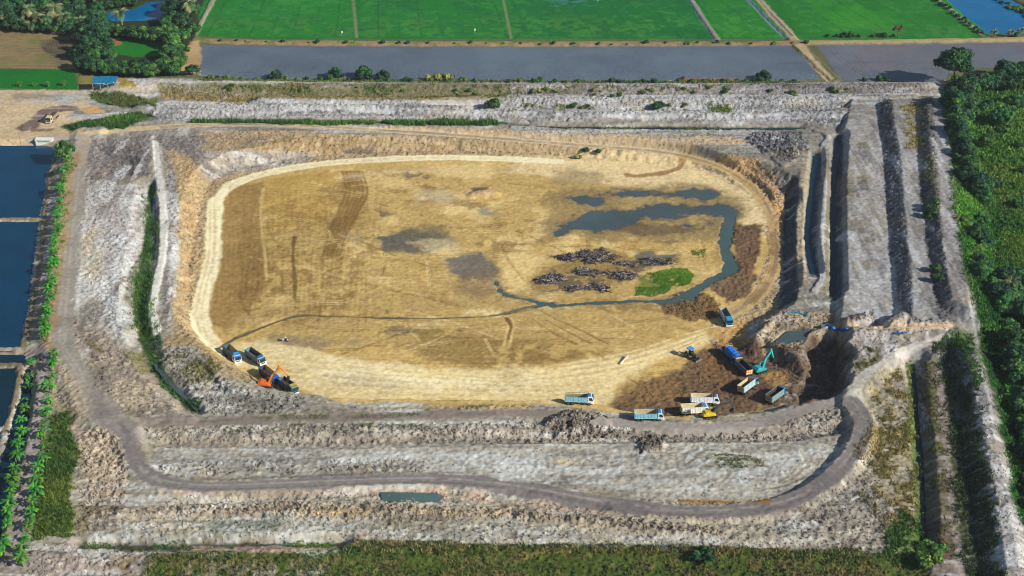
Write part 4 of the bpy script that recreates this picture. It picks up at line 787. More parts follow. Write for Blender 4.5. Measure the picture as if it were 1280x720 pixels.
for u, v, s in ((1046,46,.8),(1054,46,1.2),(1064,46,1.2),(1074,46,.7),(1090,46,.7),(1104,46,1.1),(1116,46,.7),(1034,46,.7)): plant('bush', shrub_v[0], u, v, s, 'dark bush at the foot of the large right hand green field', 'bush', 'dark bushes below the right green field', low='foliage')
plant('bare_tree', (crown_mesh('crown', 777, 3.4, 5, 2.2, 15, 40, 1.1, .5, [(96,72,56),(84,84,50)]), trunk_mesh(90, 6, .22, 6)), 1122, 47, 1, 'thin brownish half bare tree at the foot of the right green field', 'tree')
for u, v in along([(1170,0),(1200,22),(1230,44)], 13, 1.5): plant('bush', random.choice(shrub_v[:3]), u, v, random.uniform(.5,.9), 'small green bush on the dyke beside the bright blue pond', 'bush', 'bushes on the blue pond dyke', low='foliage')
for u, v in along([(1240,-2),(1262,10),(1290,24)], 10, 2): plant('bush', random.choice(shrub_v), u, v, random.uniform(.8,1.4), 'leafy bush on the far bank beyond the bright blue pond', 'bush', 'bushes beyond the blue pond', low='foliage')
for u, v in ((1242,46),(1262,46),(1276,44)): plant('coconut_palm', palm_v[1], u, v, .55, 'small palm at the near end of the bright blue pond', 'palm tree', 'small palms by the blue pond')
plant('bush', shrub_v[1], 1270, 46, 1.2, 'dark bush among the small palms by the bright blue pond', 'bush', low='foliage')
for u, v, s in ((460,99,1),(850,100,.8),(1077,101,.8),(1096,101,1.2),(1104,101,1.0)): plant('bush', shrub_v[0], u+4, v, s, 'little dark bush at the mud field bank right of the cross dyke' if u > 1000 else 'small dark bush on the mud field bank beside taller growth', 'bush', 'dark bank bushes right of the cross dyke' if u > 1000 else 'dark bank bushes in taller growth', low='foliage')
# ---- single plants round the site
plant('leafy_tree', green_v[1], 82, 200, 1.25, 'bright green leafy tree beside the white hut at the pond corner', 'tree', sz=1.3)
for u, v, s, lb in ((732,190,.95,'left one of two dark round bushes below the far pit road'),(747,191,.9,'right one of two dark round bushes below the far pit road')): plant('bush', shrub_v[0], u, v, s, lb, 'bush', low='foliage')
plant('dry_bush', dry_v[0], 722, 198, 1.0, 'purplish dry bush at the end of the tan far wall', 'bush', low='foliage')
plant('bush', shrub_v[2], 617, 135, 2.0, 'large grey green bush on the pale stepped bank left of centre', 'bush', low='foliage')
plant('bush', shrub_v[2], 822, 136, 1.7, 'grey green bush alone on the pale stepped bank right of centre', 'bush', low='foliage')
for u, v in ((1163,262),(1158,272),(1170,256),(1167,268)): plant('bush', random.choice(shrub_v[1:3]), u, v, 1.2, 'green bush on the shaded step between the right terraces', 'bush', 'bushes on the right terrace step', low='foliage')
for u, v in ((1172,350),(1170,338)): plant('bush', shrub_v[2], u, v, 1.2, 'yellow green bush at the lower end of the right terraces', 'bush', 'lower right terrace bushes', low='foliage')
for u, v, s in ((1160,690,1.6),(1158,704,1.7),(1166,700,1.5),(1170,688,1.3)): plant('bush', shrub_v[3], u, v, s, 'bright green bush at the bottom end of the right hand ditch', 'bush', 'bright bushes at the ditch end', low='foliage')
for u, v in ((868,698),(884,702),(880,694)): plant('bush', shrub_v[0], u, v, 1.25, 'dark leafy bush standing in the grass strip at the bottom', 'bush', 'leafy bushes of the bottom grass strip', low='foliage')
for i in range(60):
    u, v = random.choice([(684,114),(720,132),(760,118),(920,116),(980,117),(840,134),(735,115),(800,113),(860,113),(905,111),(1050,114),(440,112),(520,112),(600,116),(380,110),(300,110),(560,115)]); plant('dry_bush', random.choice(dry_v+[shrub_v[2]]), u+random.uniform(-18,18), v+random.uniform(-2,4), random.uniform(.4,.9), 'low dull olive bush on the upper step of the far pale bank', 'bush', 'olive bushes on the far bank', low='foliage')
# ---- right-hand wood
for u, v, s in ((1200,120,1.35),(1212,116,1.3),(1205,134,1.3),(1222,112,1.2),(1204,152,1.25)): plant('broadleaf_tree', random.choice(tree_v), u, v, s, 'tall dark tree crowded under the tallest tree of the right hand wood', 'tree', 'trees crowded under the tallest tree')
for u, v in along([(1198,113),(1240,110),(1310,108)], 13, 3): plant('broadleaf_tree', random.choice(tree_v), u, v, random.uniform(.7,1.15), 'dark tree in the belt behind the tallest tree beside the mud field', 'tree', 'trees in the belt by the mud field')
plant('great_tree', (crown_mesh('crown', 900, 5.6, 9.5, 4.0, 48, 230, 1.9, .68, DK), trunk_mesh(99, 8, .45, 6)), 1191, 108, 1.5, 'tallest dark tree at the corner of the right hand wood', 'tree')
plant('bare_tree', (crown_mesh('crown', 901, 2.6, 5, 2.0, 10, 22, 1.0, .4, [(104,88,78),(88,80,70)]), trunk_mesh(98, 7, .25, 7)), 1208, 107, 1.25, 'leafless grey tree beside the tallest tree', 'tree')
for u, v, s in ((1256,98,1.25),(1268,100,1.1),(1280,98,1.2),(1292,100,1.2),(1250,102,.9)): plant('broadleaf_tree', random.choice(tree_v), u, v, s, 'dark tree at the far edge of the right hand wood beside the mud field', 'tree', 'trees on the far edge of the right wood')
LW = 'dense green tree along the left edge of the right hand wood'; GW = 'trees on the left edge of the right wood'
for u, v in along([(1188,118),(1192,150),(1194,180),(1200,205),(1206,228)], 17, 4): plant('broadleaf_tree', random.choice(tree_v+green_v), u+3, v, random.uniform(.65,.95)*1.45, LW, 'tree', GW)
for u, v in along([(1222,232),(1222,350),(1238,370),(1250,385),(1254,420),(1262,470),(1274,520),(1284,580),(1292,650)], 24, 5): plant('broadleaf_tree', random.choice(tree_v+green_v+green_v), u+4, v, random.uniform(.7,1.15), 'leafy tree of the right hand wood beside the lower ridge', 'tree', 'trees beside the lower right ridge')
for u, v in along([(1196,268),(1206,290),(1212,320),(1218,345)], 12, 6): plant('bush', shrub_v[3], u+6, v, random.uniform(1.1,1.7), 'light green bush overhanging the right terrace edge', 'bush', 'light bushes at the right terrace edge', low='foliage')
for i in range(50):
    v = random.uniform(108,600); lo = np.interp(v, [100,220,330,420,520,640], [1206,1214,1240,1256,1270,1292]); u = random.uniform(lo, 1320)
    if 190 < v < 350 and 1226 < u and random.random() < .7: continue
    plant('broadleaf_tree', random.choice(tree_v+green_v), u, v, random.uniform(.55,1.35), 'broad leafy tree rising above the undergrowth of the right wood', 'tree', 'trees within the right wood')
for i in range(80):
    v = random.uniform(106,640); lo = np.interp(v, [100,220,330,420,520,640], [1196,1204,1228,1246,1262,1282]); u = random.uniform(lo, 1330 if v > 400 else 1310)
    if 190 < v < 360 and 1226 < u and random.random() < .6: continue
    plant('bush', random.choice(shrub_v), u, v, random.uniform(.6,2.1), 'green bush in the thick undergrowth of the right hand wood', 'bush', 'undergrowth bushes of the right wood', low='foliage')
for u, v, s in ((1262,368,.8),(1268,470,.75),(1278,520,.8)): plant('coconut_palm', random.choice(palm_v), u, v, s, 'coconut palm rising out of the right hand wood', 'palm tree', 'coconut palms of the right wood')
# ------------------------------------------------------------------ ground cover that nobody could count
def blades(name, areas, seed=0):
    """areas: (pixel polygon, blades, height, width, colours, clumpiness)"""
    r = np.random.default_rng(seed+5000); Vs = []; Cs = []
    for pts, n, h, wd, cols, cl in areas:
        Pq = np.array(tp(pts)); x0, y0 = Pq.min(0); x1, y1 = Pq.max(0); m = n*5
        x = r.uniform(x0-2, x1+2, m); y = r.uniform(y0-2, y1+2, m); i0 = np.clip(np.searchsorted(xs, x), 0, NX-1); j0 = np.clip(np.searchsorted(ys, y), 0, NY-1); xt, yt = x, y; jr = min(3., .12*min(x1-x0, y1-y0)); x = x+jr*(nB[j0, i0]+.6*nA[j0, i0]); y = y+jr*(nB[j0, (i0+40) % NX]+.6*nA[j0, (i0+40) % NX]); ins = np.zeros(m, bool)
        for i in range(len(Pq)):
            a, b = Pq[i], Pq[(i+1) % len(Pq)]
            if a[1] != b[1]: ins ^= ((a[1] > y) != (b[1] > y)) & (x < (b[0]-a[0])*(y-a[1])/(b[1]-a[1])+a[0])
        x, y = xt, yt
        if cl > -9:
            i_ = np.clip(np.searchsorted(xs, x), 0, NX-1); j_ = np.clip(np.searchsorted(ys, y), 0, NY-1); ins &= (nB[j_, i_]+.7*nA[j_, i_]) > cl
        x = x[ins][:n]; y = y[ins][:n]; n2 = len(x); z = hvec(x, y)-.05; a = r.uniform(0, 2*PI, n2); hh = h*r.uniform(.45, 1.25, n2); le = r.uniform(.15,.75, n2)*hh; b_ = r.uniform(0, 2*PI, n2)
        p = np.stack([x,y,z], 1); u = np.stack([np.cos(a), np.sin(a), 0*a], 1)*wd; t = np.stack([np.cos(b_)*le, np.sin(b_)*le, hh], 1)
        Vs.append(np.stack([p-u, p+u, p+t+u*.35, p+t-u*.35], 1).reshape(-1,3))
        base = np.array([lin(c) for c in cols]); ii = np.clip(np.searchsorted(xs, x), 0, NX-1); jj = np.clip(np.searchsorted(ys, y), 0, NY-1); nz = .5+.55*(nB[jj, ii]*.6+nC[jj, ii]*.7)+r.normal(0,.16,n2); c = base[np.clip((nz*len(base)).astype(int), 0, len(base)-1)]*r.uniform(.7,1.35,(n2,1)); Cs.append(np.repeat(c, 4, 0))
    V = np.concatenate(Vs); o = mesh_np(name, V, np.arange(len(V)).reshape(-1,4), M_grass, False, np.concatenate(Cs)); return o
GRN = [(44,86,40),(66,108,42),(98,128,50)]; DRY = [(142,132,86),(124,116,70),(104,104,62),(158,144,98)]; OLV = [(96,104,58),(116,116,66),(78,92,48)]; RED = [(48,86,42),(66,106,46),(86,124,52)]
tag(blades('reeds', [([(186,240),(194,240),(197,320),(192,345),(196,410),(206,450),(198,452),(184,430),(171,405),(166,350),(175,335),(186,300)], 4600, .8, .14, RED, -.7),
   ([(190,448),(204,452),(226,486),(252,512),(236,514),(206,482)], 1500, .9, .14, RED, -.3), ([(238,150),(330,151),(472,152),(470,156),(240,154)], 2600, 1.5, .2, RED, -9), ([(480,150),(620,151),(622,158),(486,157)], 2600, 1.9, .2, RED, -9),
   ([(648,156),(900,159),(900,163),(650,160)], 700, .8, .2, RED, -.1)], 1), 'tall green reeds growing in the drainage ditches', 'reeds', kind='stuff')
tag(blades('marsh_grass', [([(812,340),(842,337),(870,342),(862,352),(842,358),(816,352)], 5200, .5, .08, [(88,140,36),(106,154,44),(128,166,56)], -.9), ([(798,360),(830,356),(846,360),(820,370),(796,370)], 2600, .45, .08, [(88,136,36),(116,156,48)], -.6), ([(864,312),(885,312),(880,324),(868,322)], 260, .6, .14, [(110,140,60)], -.1)], 2), 'bright green marsh grass beside the stream on the pit floor', 'grass', kind='stuff')
tag(blades('rough_grass', [([(190,690),(420,690),(450,678),(640,680),(860,684),(1000,688),(1090,690),(1150,700),(1170,760),(100,780),(180,720)], 15000, .8, .15, [(136,128,78),(120,122,66)]+OLV[:1]+GRN, -.05), ([(250,98),(330,99),(640,101),(850,102),(1000,101),(1000,104),(640,104),(250,102)], 5200, .9, .26, GRN+OLV, -.5), ([(850,100),(925,100),(925,103),(850,103)], 500, 1.1, .25, [(176,130,74),(150,120,70)], -9), ([(84,196),(96,200),(88,250),(78,320),(68,390),(58,432),(50,428),(60,360),(68,290),(76,230)], 3600, .8, .18, GRN+LT, -.4), ([(440,676),(640,680),(860,683),(1080,688),(1080,698),(860,693),(640,690),(430,690)], 5200, .9, .14, DRY+GRN, -.3),
   ([(66,520),(84,512),(94,560),(92,620),(90,672),(46,674),(44,630),(56,570)], 8500, .9, .16, [(58,92,40),(84,108,44),(112,128,50),(132,138,66)], -.6), ([(1110,668),(1130,640),(1150,660),(1162,700),(1100,700)], 2600, .9, .14, GRN, -.5), ([(100,680),(430,678),(430,684),(100,686)], 1500, .6, .13, GRN, 0.)], 3), 'rough green grass along the bottom and left banks', 'grass', kind='stuff')
tag(blades('dry_grass', [([(1092,470),(1140,455),(1148,560),(1152,680),(1112,664),(1070,620),(1084,560)], 6500, .7, .13, DRY+OLV[:1], -.25), ([(214,444),(240,440),(282,458),(270,478),(244,478)], 1500, .5, .12, OLV, -.1), ([(200,105),(640,107),(640,121),(330,122),(200,121)], 6000, .7, .2, [(84,104,56),(100,110,62),(118,114,70),(138,126,84)], -.2), ([(640,107),(1100,106),(1100,116),(640,118)], 1600, .6, .2, OLV, .2),
   ([(880,566),(955,570),(955,584),(880,584)], 900, .5, .12, OLV, 0.), ([(1126,130),(1150,128),(1158,180),(1132,185)], 1200, .6, .16, DRY, -.3), ([(1150,130),(1164,132),(1180,290),(1165,290)], 1100, .6, .16, OLV, .1), ([(655,128),(745,133),(745,138),(655,136)], 900, .7, .2, [(120,128,52),(98,112,48)], -.3), ([(885,131),(916,133),(914,140),(888,139)], 400, .8, .2, [(104,124,44),(86,108,44)], -.5), ([(150,445),(180,440),(196,466),(176,468)], 500, .5, .12, OLV, 0.), ([(1060,440),(1100,436),(1100,452),(1075,465)], 900, .5, .13, OLV, 0.),
   ([(310,519),(480,518),(600,508),(600,512),(480,524),(310,525)], 900, .45, .12, OLV+GRN, -.1), ([(330,531),(520,530),(520,535),(330,538)], 600, .45, .12, OLV+GRN, .1)], 4), 'dry straw and olive grass in patches over the spoil banks', 'grass', kind='stuff')
tag(blades('weeds', [([(78,158),(100,152),(150,146),(200,140),(180,151),(150,161),(90,165)], 2600, 1.1, .2, RED, -.5), ([(110,116),(140,115),(195,124),(195,134),(150,134),(120,126)], 2200, 1.0, .2, RED+OLV, -.4), ([(1176,430),(1206,430),(1224,500),(1240,600),(1256,720),(1256,760),(1216,760),(1196,640),(1186,520)], 9000, .8, .16, [(56,78,40),(44,64,36),(72,88,46)], -.5), ([(1150,456),(1172,448),(1190,560),(1202,700),(1160,700),(1156,600)], 4200, .6, .13, OLV+[(108,92,62)], -.1), ([(1134,455),(1142,452),(1154,600),(1158,690),(1146,690),(1142,600)], 1800, .7, .14, GRN, -.4), ([(1182,412),(1215,416),(1230,470),(1220,490),(1205,440),(1180,432)], 1800, .8, .15, GRN, -.5)], 5), 'dark green weeds on the sheltered slopes and heaps', 'weeds', kind='stuff')
tag(blades('undergrowth', [([(1186,102),(1300,100),(1400,400),(1420,700),(1300,720),(1272,620),(1248,500),(1228,420),(1206,340),(1192,220)], 56000, .9, .2, [(48,92,46),(66,118,46),(88,138,52),(116,152,62)], -.8), ([(1230,200),(1300,190),(1340,420),(1270,360),(1245,290)], 14000, .6, .16, [(88,116,50),(108,126,58),(124,130,66)], -.6), ([(1196,246),(1222,248),(1234,300),(1240,350),(1218,345),(1204,300)], 6500, 1.0, .18, [(84,144,48),(106,164,56),(124,172,70)], -.7), ([(1250,440),(1268,440),(1290,600),(1280,620),(1262,540)], 6000, 1.0, .18, [(84,144,48),(106,164,56)], -.3)], 6), 'tangled green undergrowth covering the floor of the right hand wood', 'undergrowth', kind='stuff')
# ------------------------------------------------------------------ machines
_mats = {}
def paint(rgb, rough=.45, spec=.4, dirt=.32):
    g_ = sum(rgb)/3; rgb = rgb if min(rgb) > 195 else tuple(.80*c+.12*g_+.08*q for c, q in zip(rgb, (150,130,100)))
    k = (tuple(rgb), rough)
    if k not in _mats: _mats[k] = principled('paint', lin(rgb), rough, spec, 0, dirt, 1.6)
    return _mats[k]
M_rub = principled('rubber', lin((38,36,36)), .9, .2, 0, .2, 3); M_glass = principled('dark_glass', lin((26,44,60)), .12, .6, 0, .05, 1)
M_steel = principled('steel', lin((120,116,112)), .5, .5, .5, .2, 3); M_frame = principled('chassis_black', lin((40,40,44)), .7, .3, 0, .2, 3)
M_lamp = principled('lamp_lens', lin((235,230,215)), .2, .6, 0, .02, 1); M_load = principled('dug_soil', lin((96,76,58)), .95, .1, 0, .35, 1.2, .3)
M_red = paint((196,52,26)); M_wood = principled('weathered_wood', lin((206,196,176)), .85, .2, 0, .15, 3)
def box(bm, x0, x1, y0, y1, z0, z1, bev=0):
    vs_ = [bm.verts.new(p) for p in ((x0,y0,z0),(x1,y0,z0),(x1,y1,z0),(x0,y1,z0),(x0,y0,z1),(x1,y0,z1),(x1,y1,z1),(x0,y1,z1))]
    fs = [bm.faces.new([vs_[i] for i in q]) for q in ((3,2,1,0),(4,5,6,7),(0,1,5,4),(1,2,6,5),(2,3,7,6),(3,0,4,7))]
    if bev:
        es = list({e for f in fs for e in f.edges}); bmesh.ops.bevel(bm, geom=es, offset=bev, segments=1, affect='EDGES')
def prism(bm, prof, y0, y1, bev=0):
    a = [bm.verts.new((x,y0,z)) for x, z in prof]; b = [bm.verts.new((x,y1,z)) for x, z in prof]; n = len(prof)
    fs = [bm.faces.new(a), bm.faces.new(b[::-1])]+[bm.faces.new((a[i],b[i],b[(i+1)%n],a[(i+1)%n])) for i in range(n)]
    bmesh.ops.recalc_face_normals(bm, faces=fs)
    if bev: bmesh.ops.bevel(bm, geom=list({e for f in fs for e in f.edges}), offset=bev, segments=1, affect='EDGES')
def disc(bm, x, y0, y1, z, r, n=14, bev=.0):
    prof = [(x+r*math.cos(2*PI*k/n), z+r*math.sin(2*PI*k/n)) for k in range(n)]; prism(bm, prof, y0, y1, bev)
def part(name, fn, mat, par, smooth=False, loc=None):
    bm = bmesh.new(); fn(bm); me = bm_mesh(name, bm, mat, smooth); o = child(name, me, par)
    if loc: o.location = loc
    return o
def beam(bm, p, q, w, h, y=0, h2=None):
    h2 = h2 or h; d = Vector((q[0]-p[0], 0, q[1]-p[1])).normalized(); n_ = Vector((-d.z, 0, d.x))
    prof = [(p[0]-n_.x*h/2, p[1]-n_.z*h/2), (q[0]-n_.x*h2/2, q[1]-n_.z*h2/2), (q[0]+n_.x*h2/2, q[1]+n_.z*h2/2), (p[0]+n_.x*h/2, p[1]+n_.z*h/2)]
    prism(bm, prof, y-w/2, y+w/2, min(.05, h*.15))
def wheel_mesh(r, w_):
    bm = bmesh.new(); disc(bm, 0, -w_/2, w_/2, 0, r, 18, r*.12); t = bm_mesh('wheel', bm, M_rub)
    bm = bmesh.new(); disc(bm, 0, -w_/2-.012, w_/2+.012, 0, r*.55, 14, .02); disc(bm, 0, -w_/2-.06, w_/2+.06, 0, r*.2, 10); return t, bm_mesh('rim', bm, M_steel)
WF = wheel_mesh(.52, .32); WR = wheel_mesh(.52, .62)
def wheel(par, x, y, z, W_, s=1):
    o = child('wheel', W_[0], par); o.location = (x,y,z); o.scale = (s,1,s); child('rim', W_[1], o)
def set_on(o, u, v, deg, half=3.2, dz=0):
    x, y, z = T(u, v); a = math.radians(deg); c, s_ = math.cos(a), math.sin(a)
    f = hsample(x+c*half, y+s_*half); b = hsample(x-c*half, y-s_*half); l = hsample(x-s_*1.2, y+c*1.2); r = hsample(x+s_*1.2, y-c*1.2)
    o.location = (x, y, (f+b+l+r)/4+dz); o.rotation_euler = (max(-.12, min(.12, math.atan2(l-r, 2.4))), max(-.15, min(.15, -math.atan2(f-b, 2*half))), a)
def truck(u, v, deg, label, bed=(90,130,150), cab=(230,232,232), inner=(196,172,120), tail=None, tpanel=None, visor=(20,110,190), bump=(232,232,230), axles=4, load=None, cover=None, hgt=1.75, stakes=False, tank=(60,60,64), frame=None, sc=1.0, group='dump trucks at the pit', dz=0):
    o = empty('dump_truck', (0,0,0), 0, label, 'dump truck', group); sc *= 1.06; o.scale = (sc,sc,sc)
    def ch(bm):
        for y in (-.45,.45): box(bm, -4.2, 4.0, y-.09, y+.09, .72, .98)
        for x in (-3.9,-2,0,2,3.6): box(bm, x-.08, x+.08, -.36, .36, .74, .94)
        box(bm, -4.32, -4.2, -1.15, 1.15, .5, .68)
    part('chassis', ch, M_frame, o)
    ax = [3.0, 1.55, -2.0, -3.3] if axles == 4 else [3.0, -1.9, -3.25]
    for i, x in enumerate(ax):
        fr = x > 0
        for y in (-1,1): wheel(o, x, y*(1.05 if fr else .93), .52, WF if fr else WR)
    mc = paint(cab)
    c = part('cab', lambda bm: prism(bm, [(2.45,.62),(4.32,.62),(4.36,1.5),(4.02,2.62),(3.86,2.86),(2.5,2.9)], -1.2, 1.2, .07), mc, o)
    part('windscreen', lambda bm: prism(bm, [(4.385,1.56),(4.40,1.56),(4.07,2.62),(4.055,2.62)], -1.05, 1.05), M_glass, o)
    for y in (-1.215, 1.2): part('side_window', lambda bm: prism(bm, [(2.95,1.65),(4.08,1.65),(3.82,2.52),(2.95,2.55)], y, y+.015), M_glass, o)
    part('sun_visor', lambda bm: prism(bm, [(3.9,2.86),(4.3,2.66),(4.3,2.74),(3.9,2.94)], -1.1, 1.1), paint(visor), o)
    part('roof_deflector', lambda bm: prism(bm, [(2.5,2.92),(3.5,2.92),(2.6,3.35),(2.5,3.35)], -1.0, 1.0, .04), paint(visor), o)
    part('bumper', lambda bm: box(bm, 4.2, 4.5, -1.2, 1.2, .45, .85, .04), paint(bump), o); part('grille', lambda bm: [box(bm, 4.355, 4.40, -.7, .7, .95+k*.12, 1.02+k*.12) for k in range(4)], M_frame, o)
    for y in (-.9,.9): part('headlight', lambda bm: box(bm, 4.5, 4.54, y-.16, y+.16, .56, .76), M_lamp, o)
    for y in (-1.42,1.3): part('mirror', lambda bm: box(bm, 4.0, 4.1, y, y+.12, 1.7, 2.25), M_frame, o)
    for y in (-1.05,.6): part('fuel_tank', lambda bm: box(bm, .1, 1.0, y, y+.45, .5, .95, .05), paint(tank), o)
    zf, zt = 1.12, 1.12+hgt; mb = paint(bed, .5)
    def sides(bm):
        for y in (-1.24, 1.18): box(bm, -4.25, 2.3, y, y+.06, zf, zt)
        box(bm, 2.24, 2.3, -1.18, 1.18, zf, zt+.25)
        for y in (-1.31, 1.24):
            for x in np.arange(-4.1, 2.3, .8): box(bm, x, x+.11, y, y+.07, zf, zt-.03)
            box(bm, -4.25, 2.3, y-.004, y+.074, zt-.09, zt+.01); box(bm, -4.25, 2.3, y-.004, y+.074, zf-.02, zf+.12)
    part('bed', sides, mb, o)
    part('bed_floor', lambda bm: [box(bm, -4.25, 2.24, -1.18, 1.18, zf-.1, zf+.04), box(bm, -4.2, 2.235, -1.178, -1.165, zf+.05, zt-.02), box(bm, -4.2, 2.235, 1.165, 1.178, zf+.05, zt-.02), box(bm, 2.22, 2.238, -1.16, 1.16, zf+.05, zt)], paint(inner, .8), o)
    def tg(bm):
        box(bm, -4.33, -4.26, -1.2, 1.2, zf, zt-.05)
        for y in (-1.2,-.42,.32,1.08): box(bm, -4.41, -4.33, y, y+.12, zf, zt-.05)
        for z in (zf, zf+hgt*.5-.05, zt-.2): box(bm, -4.40, -4.335, -1.19, 1.19, z, z+.12)
    t = part('tailgate', tg, paint(tail or bed, .5), o)
    if tpanel: part('panel', lambda bm: [box(bm, -4.345, -4.333, y, y+.6, z, z+hgt*.3) for y in (-1.06,-.28,.46) for z in (zf+.16, zf+hgt*.5+.1)], paint(tpanel, .6), t)
    if load:
        def ld(bm):
            r = random.Random(int(u)); gx, gy = 14, 7; g = [[bm.verts.new((-4.18+6.38*i/(gx-1), -1.15+2.3*j/(gy-1), zf+hgt*load*(.55+.45*math.sin(PI*j/(gy-1)))*(.75+.25*math.sin(PI*i/(gx-1)))+r.uniform(-.08,.08))) for j in range(gy)] for i in range(gx)]
            for i in range(gx-1):
                for j in range(gy-1): bm.faces.new((g[i][j], g[i+1][j], g[i+1][j+1], g[i][j+1]))
        part('load', ld, M_load, o)
    if cover:
        def cv(bm):
            r = random.Random(int(u)); gx, gy = 16, 8; g = [[bm.verts.new((-4.3+6.65*i/(gx-1), -1.34+2.68*j/(gy-1), zt+.03+.55*math.sin(PI*j/(gy-1))**.6*(.8+.2*math.cos(i*1.9))+r.uniform(-.07,.09)-(.5 if j in (0,gy-1) else 0))) for j in range(gy)] for i in range(gx)]
            for i in range(gx-1):
                for j in range(gy-1): bm.faces.new((g[i][j], g[i+1][j], g[i+1][j+1], g[i][j+1]))
        part('tarpaulin', cv, paint(cover, .6), o)
    if stakes:
        part('stake_rail', lambda bm: [box(bm, -4.2, 2.2, y, y+.05, zt+.38, zt+.46) for y in (-1.22,1.17)]+[box(bm, x, x+.06, y, y+.05, zt, zt+.4) for y in (-1.22,1.17) for x in np.arange(-4.2,2.2,1.05)], M_frame, o)
    if frame: part('tarp_roll', lambda bm: disc(bm, 2.15, -1.2, 1.2, zt+.2, .24, 10), paint(frame, .6), o)
    else: part('headboard', lambda bm: box(bm, 2.31, 2.7, -1.1, 1.1, zt-.35, zt+.3, .05), paint(visor), o)
    set_on(o, u, v, deg, dz=dz); return o
truck(290,449,-54,'empty dump truck with white cab and tall blue grey sides, leftmost of all',bed=(64,96,124),cab=(232,234,236),visor=(20,120,210),hgt=2.1)
truck(320,451,-48,'blue sided dump truck with cream cab and four axles just right of the leftmost truck',bed=(84,130,158),cab=(214,220,206),inner=(150,122,92),visor=(14,96,150),load=.3)
truck(337,474,-51,'dark blue dump truck with bright blue cab roof directly behind the orange excavator arm',bed=(40,70,98),cab=(20,80,190),visor=(10,90,230),bump=(60,90,120))
truck(361,488,-52,'blue grey loaded dump truck with teal cab at the tip of the orange excavator bucket',bed=(58,100,128),cab=(40,110,140),inner=(88,74,62),visor=(150,150,70),bump=(236,238,236),load=.6)
truck(724,504,-3,'light blue dump truck with dark rails over its bed beside the near road',bed=(132,204,226),cab=(226,234,238),inner=(150,150,120),visor=(14,90,160),stakes=True,hgt=1.55)
truck(811,524,0,'pale blue dump truck with cream bed lining left of the two white trucks',bed=(140,212,226),cab=(206,226,234),inner=(206,190,150),visor=(14,96,160),hgt=1.7)
truck(881,505,-4,'white dump truck with red tank, the farther of the two white ones',bed=(240,242,244),cab=(238,240,242),inner=(214,200,156),visor=(50,70,100),tank=(206,70,40),hgt=1.8)
truck(868,518,9,'white dump truck with cream edged bed, the nearer of the two white ones',bed=(242,240,232),cab=(236,240,244),inner=(216,200,150),tail=(226,212,140),visor=(36,110,150),tank=(214,110,60),axles=3,hgt=2.0)
truck(914,448,114,'blue dump truck with bright blue tarpaulin over its load in the dark dig',bed=(30,110,200),cab=(40,90,140),tail=(206,186,140),cover=(10,106,226),visor=(226,196,40),hgt=1.9)
truck(927,463,114,'dump truck with orange tailgate of pale panels, behind the blue covered truck',bed=(70,92,110),cab=(60,80,96),tail=(226,140,36),tpanel=(240,226,196),inner=(60,54,50),visor=(180,160,110),load=.35,hgt=1.7)
truck(935,487,51,'pale cyan dump truck with cream ribbed tailgate below the orange tailgate truck',bed=(172,204,206),cab=(60,130,160),tail=(178,146,96),tpanel=(214,186,156),inner=(196,176,130),load=.3,visor=(14,120,160),hgt=2.0)
truck(970,499,48,'teal dump truck with brown ribbed tailgate beside the dark hole',bed=(128,164,168),cab=(60,110,140),tail=(140,112,84),tpanel=(196,170,150),inner=(60,52,46),load=.4,visor=(14,120,170),hgt=2.0)
truck(907,401,-80,'dump truck with cyan cab and white bumper driving down the pit road beside the stream',bed=(176,190,200),cab=(40,160,196),inner=(120,112,100),visor=(20,130,180),hgt=1.8)
truck(66,150,-98,'cream coloured dump truck with dark load on the sandy yard at upper left',bed=(150,140,112),cab=(226,212,160),inner=(70,64,60),visor=(206,180,130),bump=(214,206,170),load=.9,axles=3,hgt=1.3,sc=1.0,group='dump trucks away from the pit')
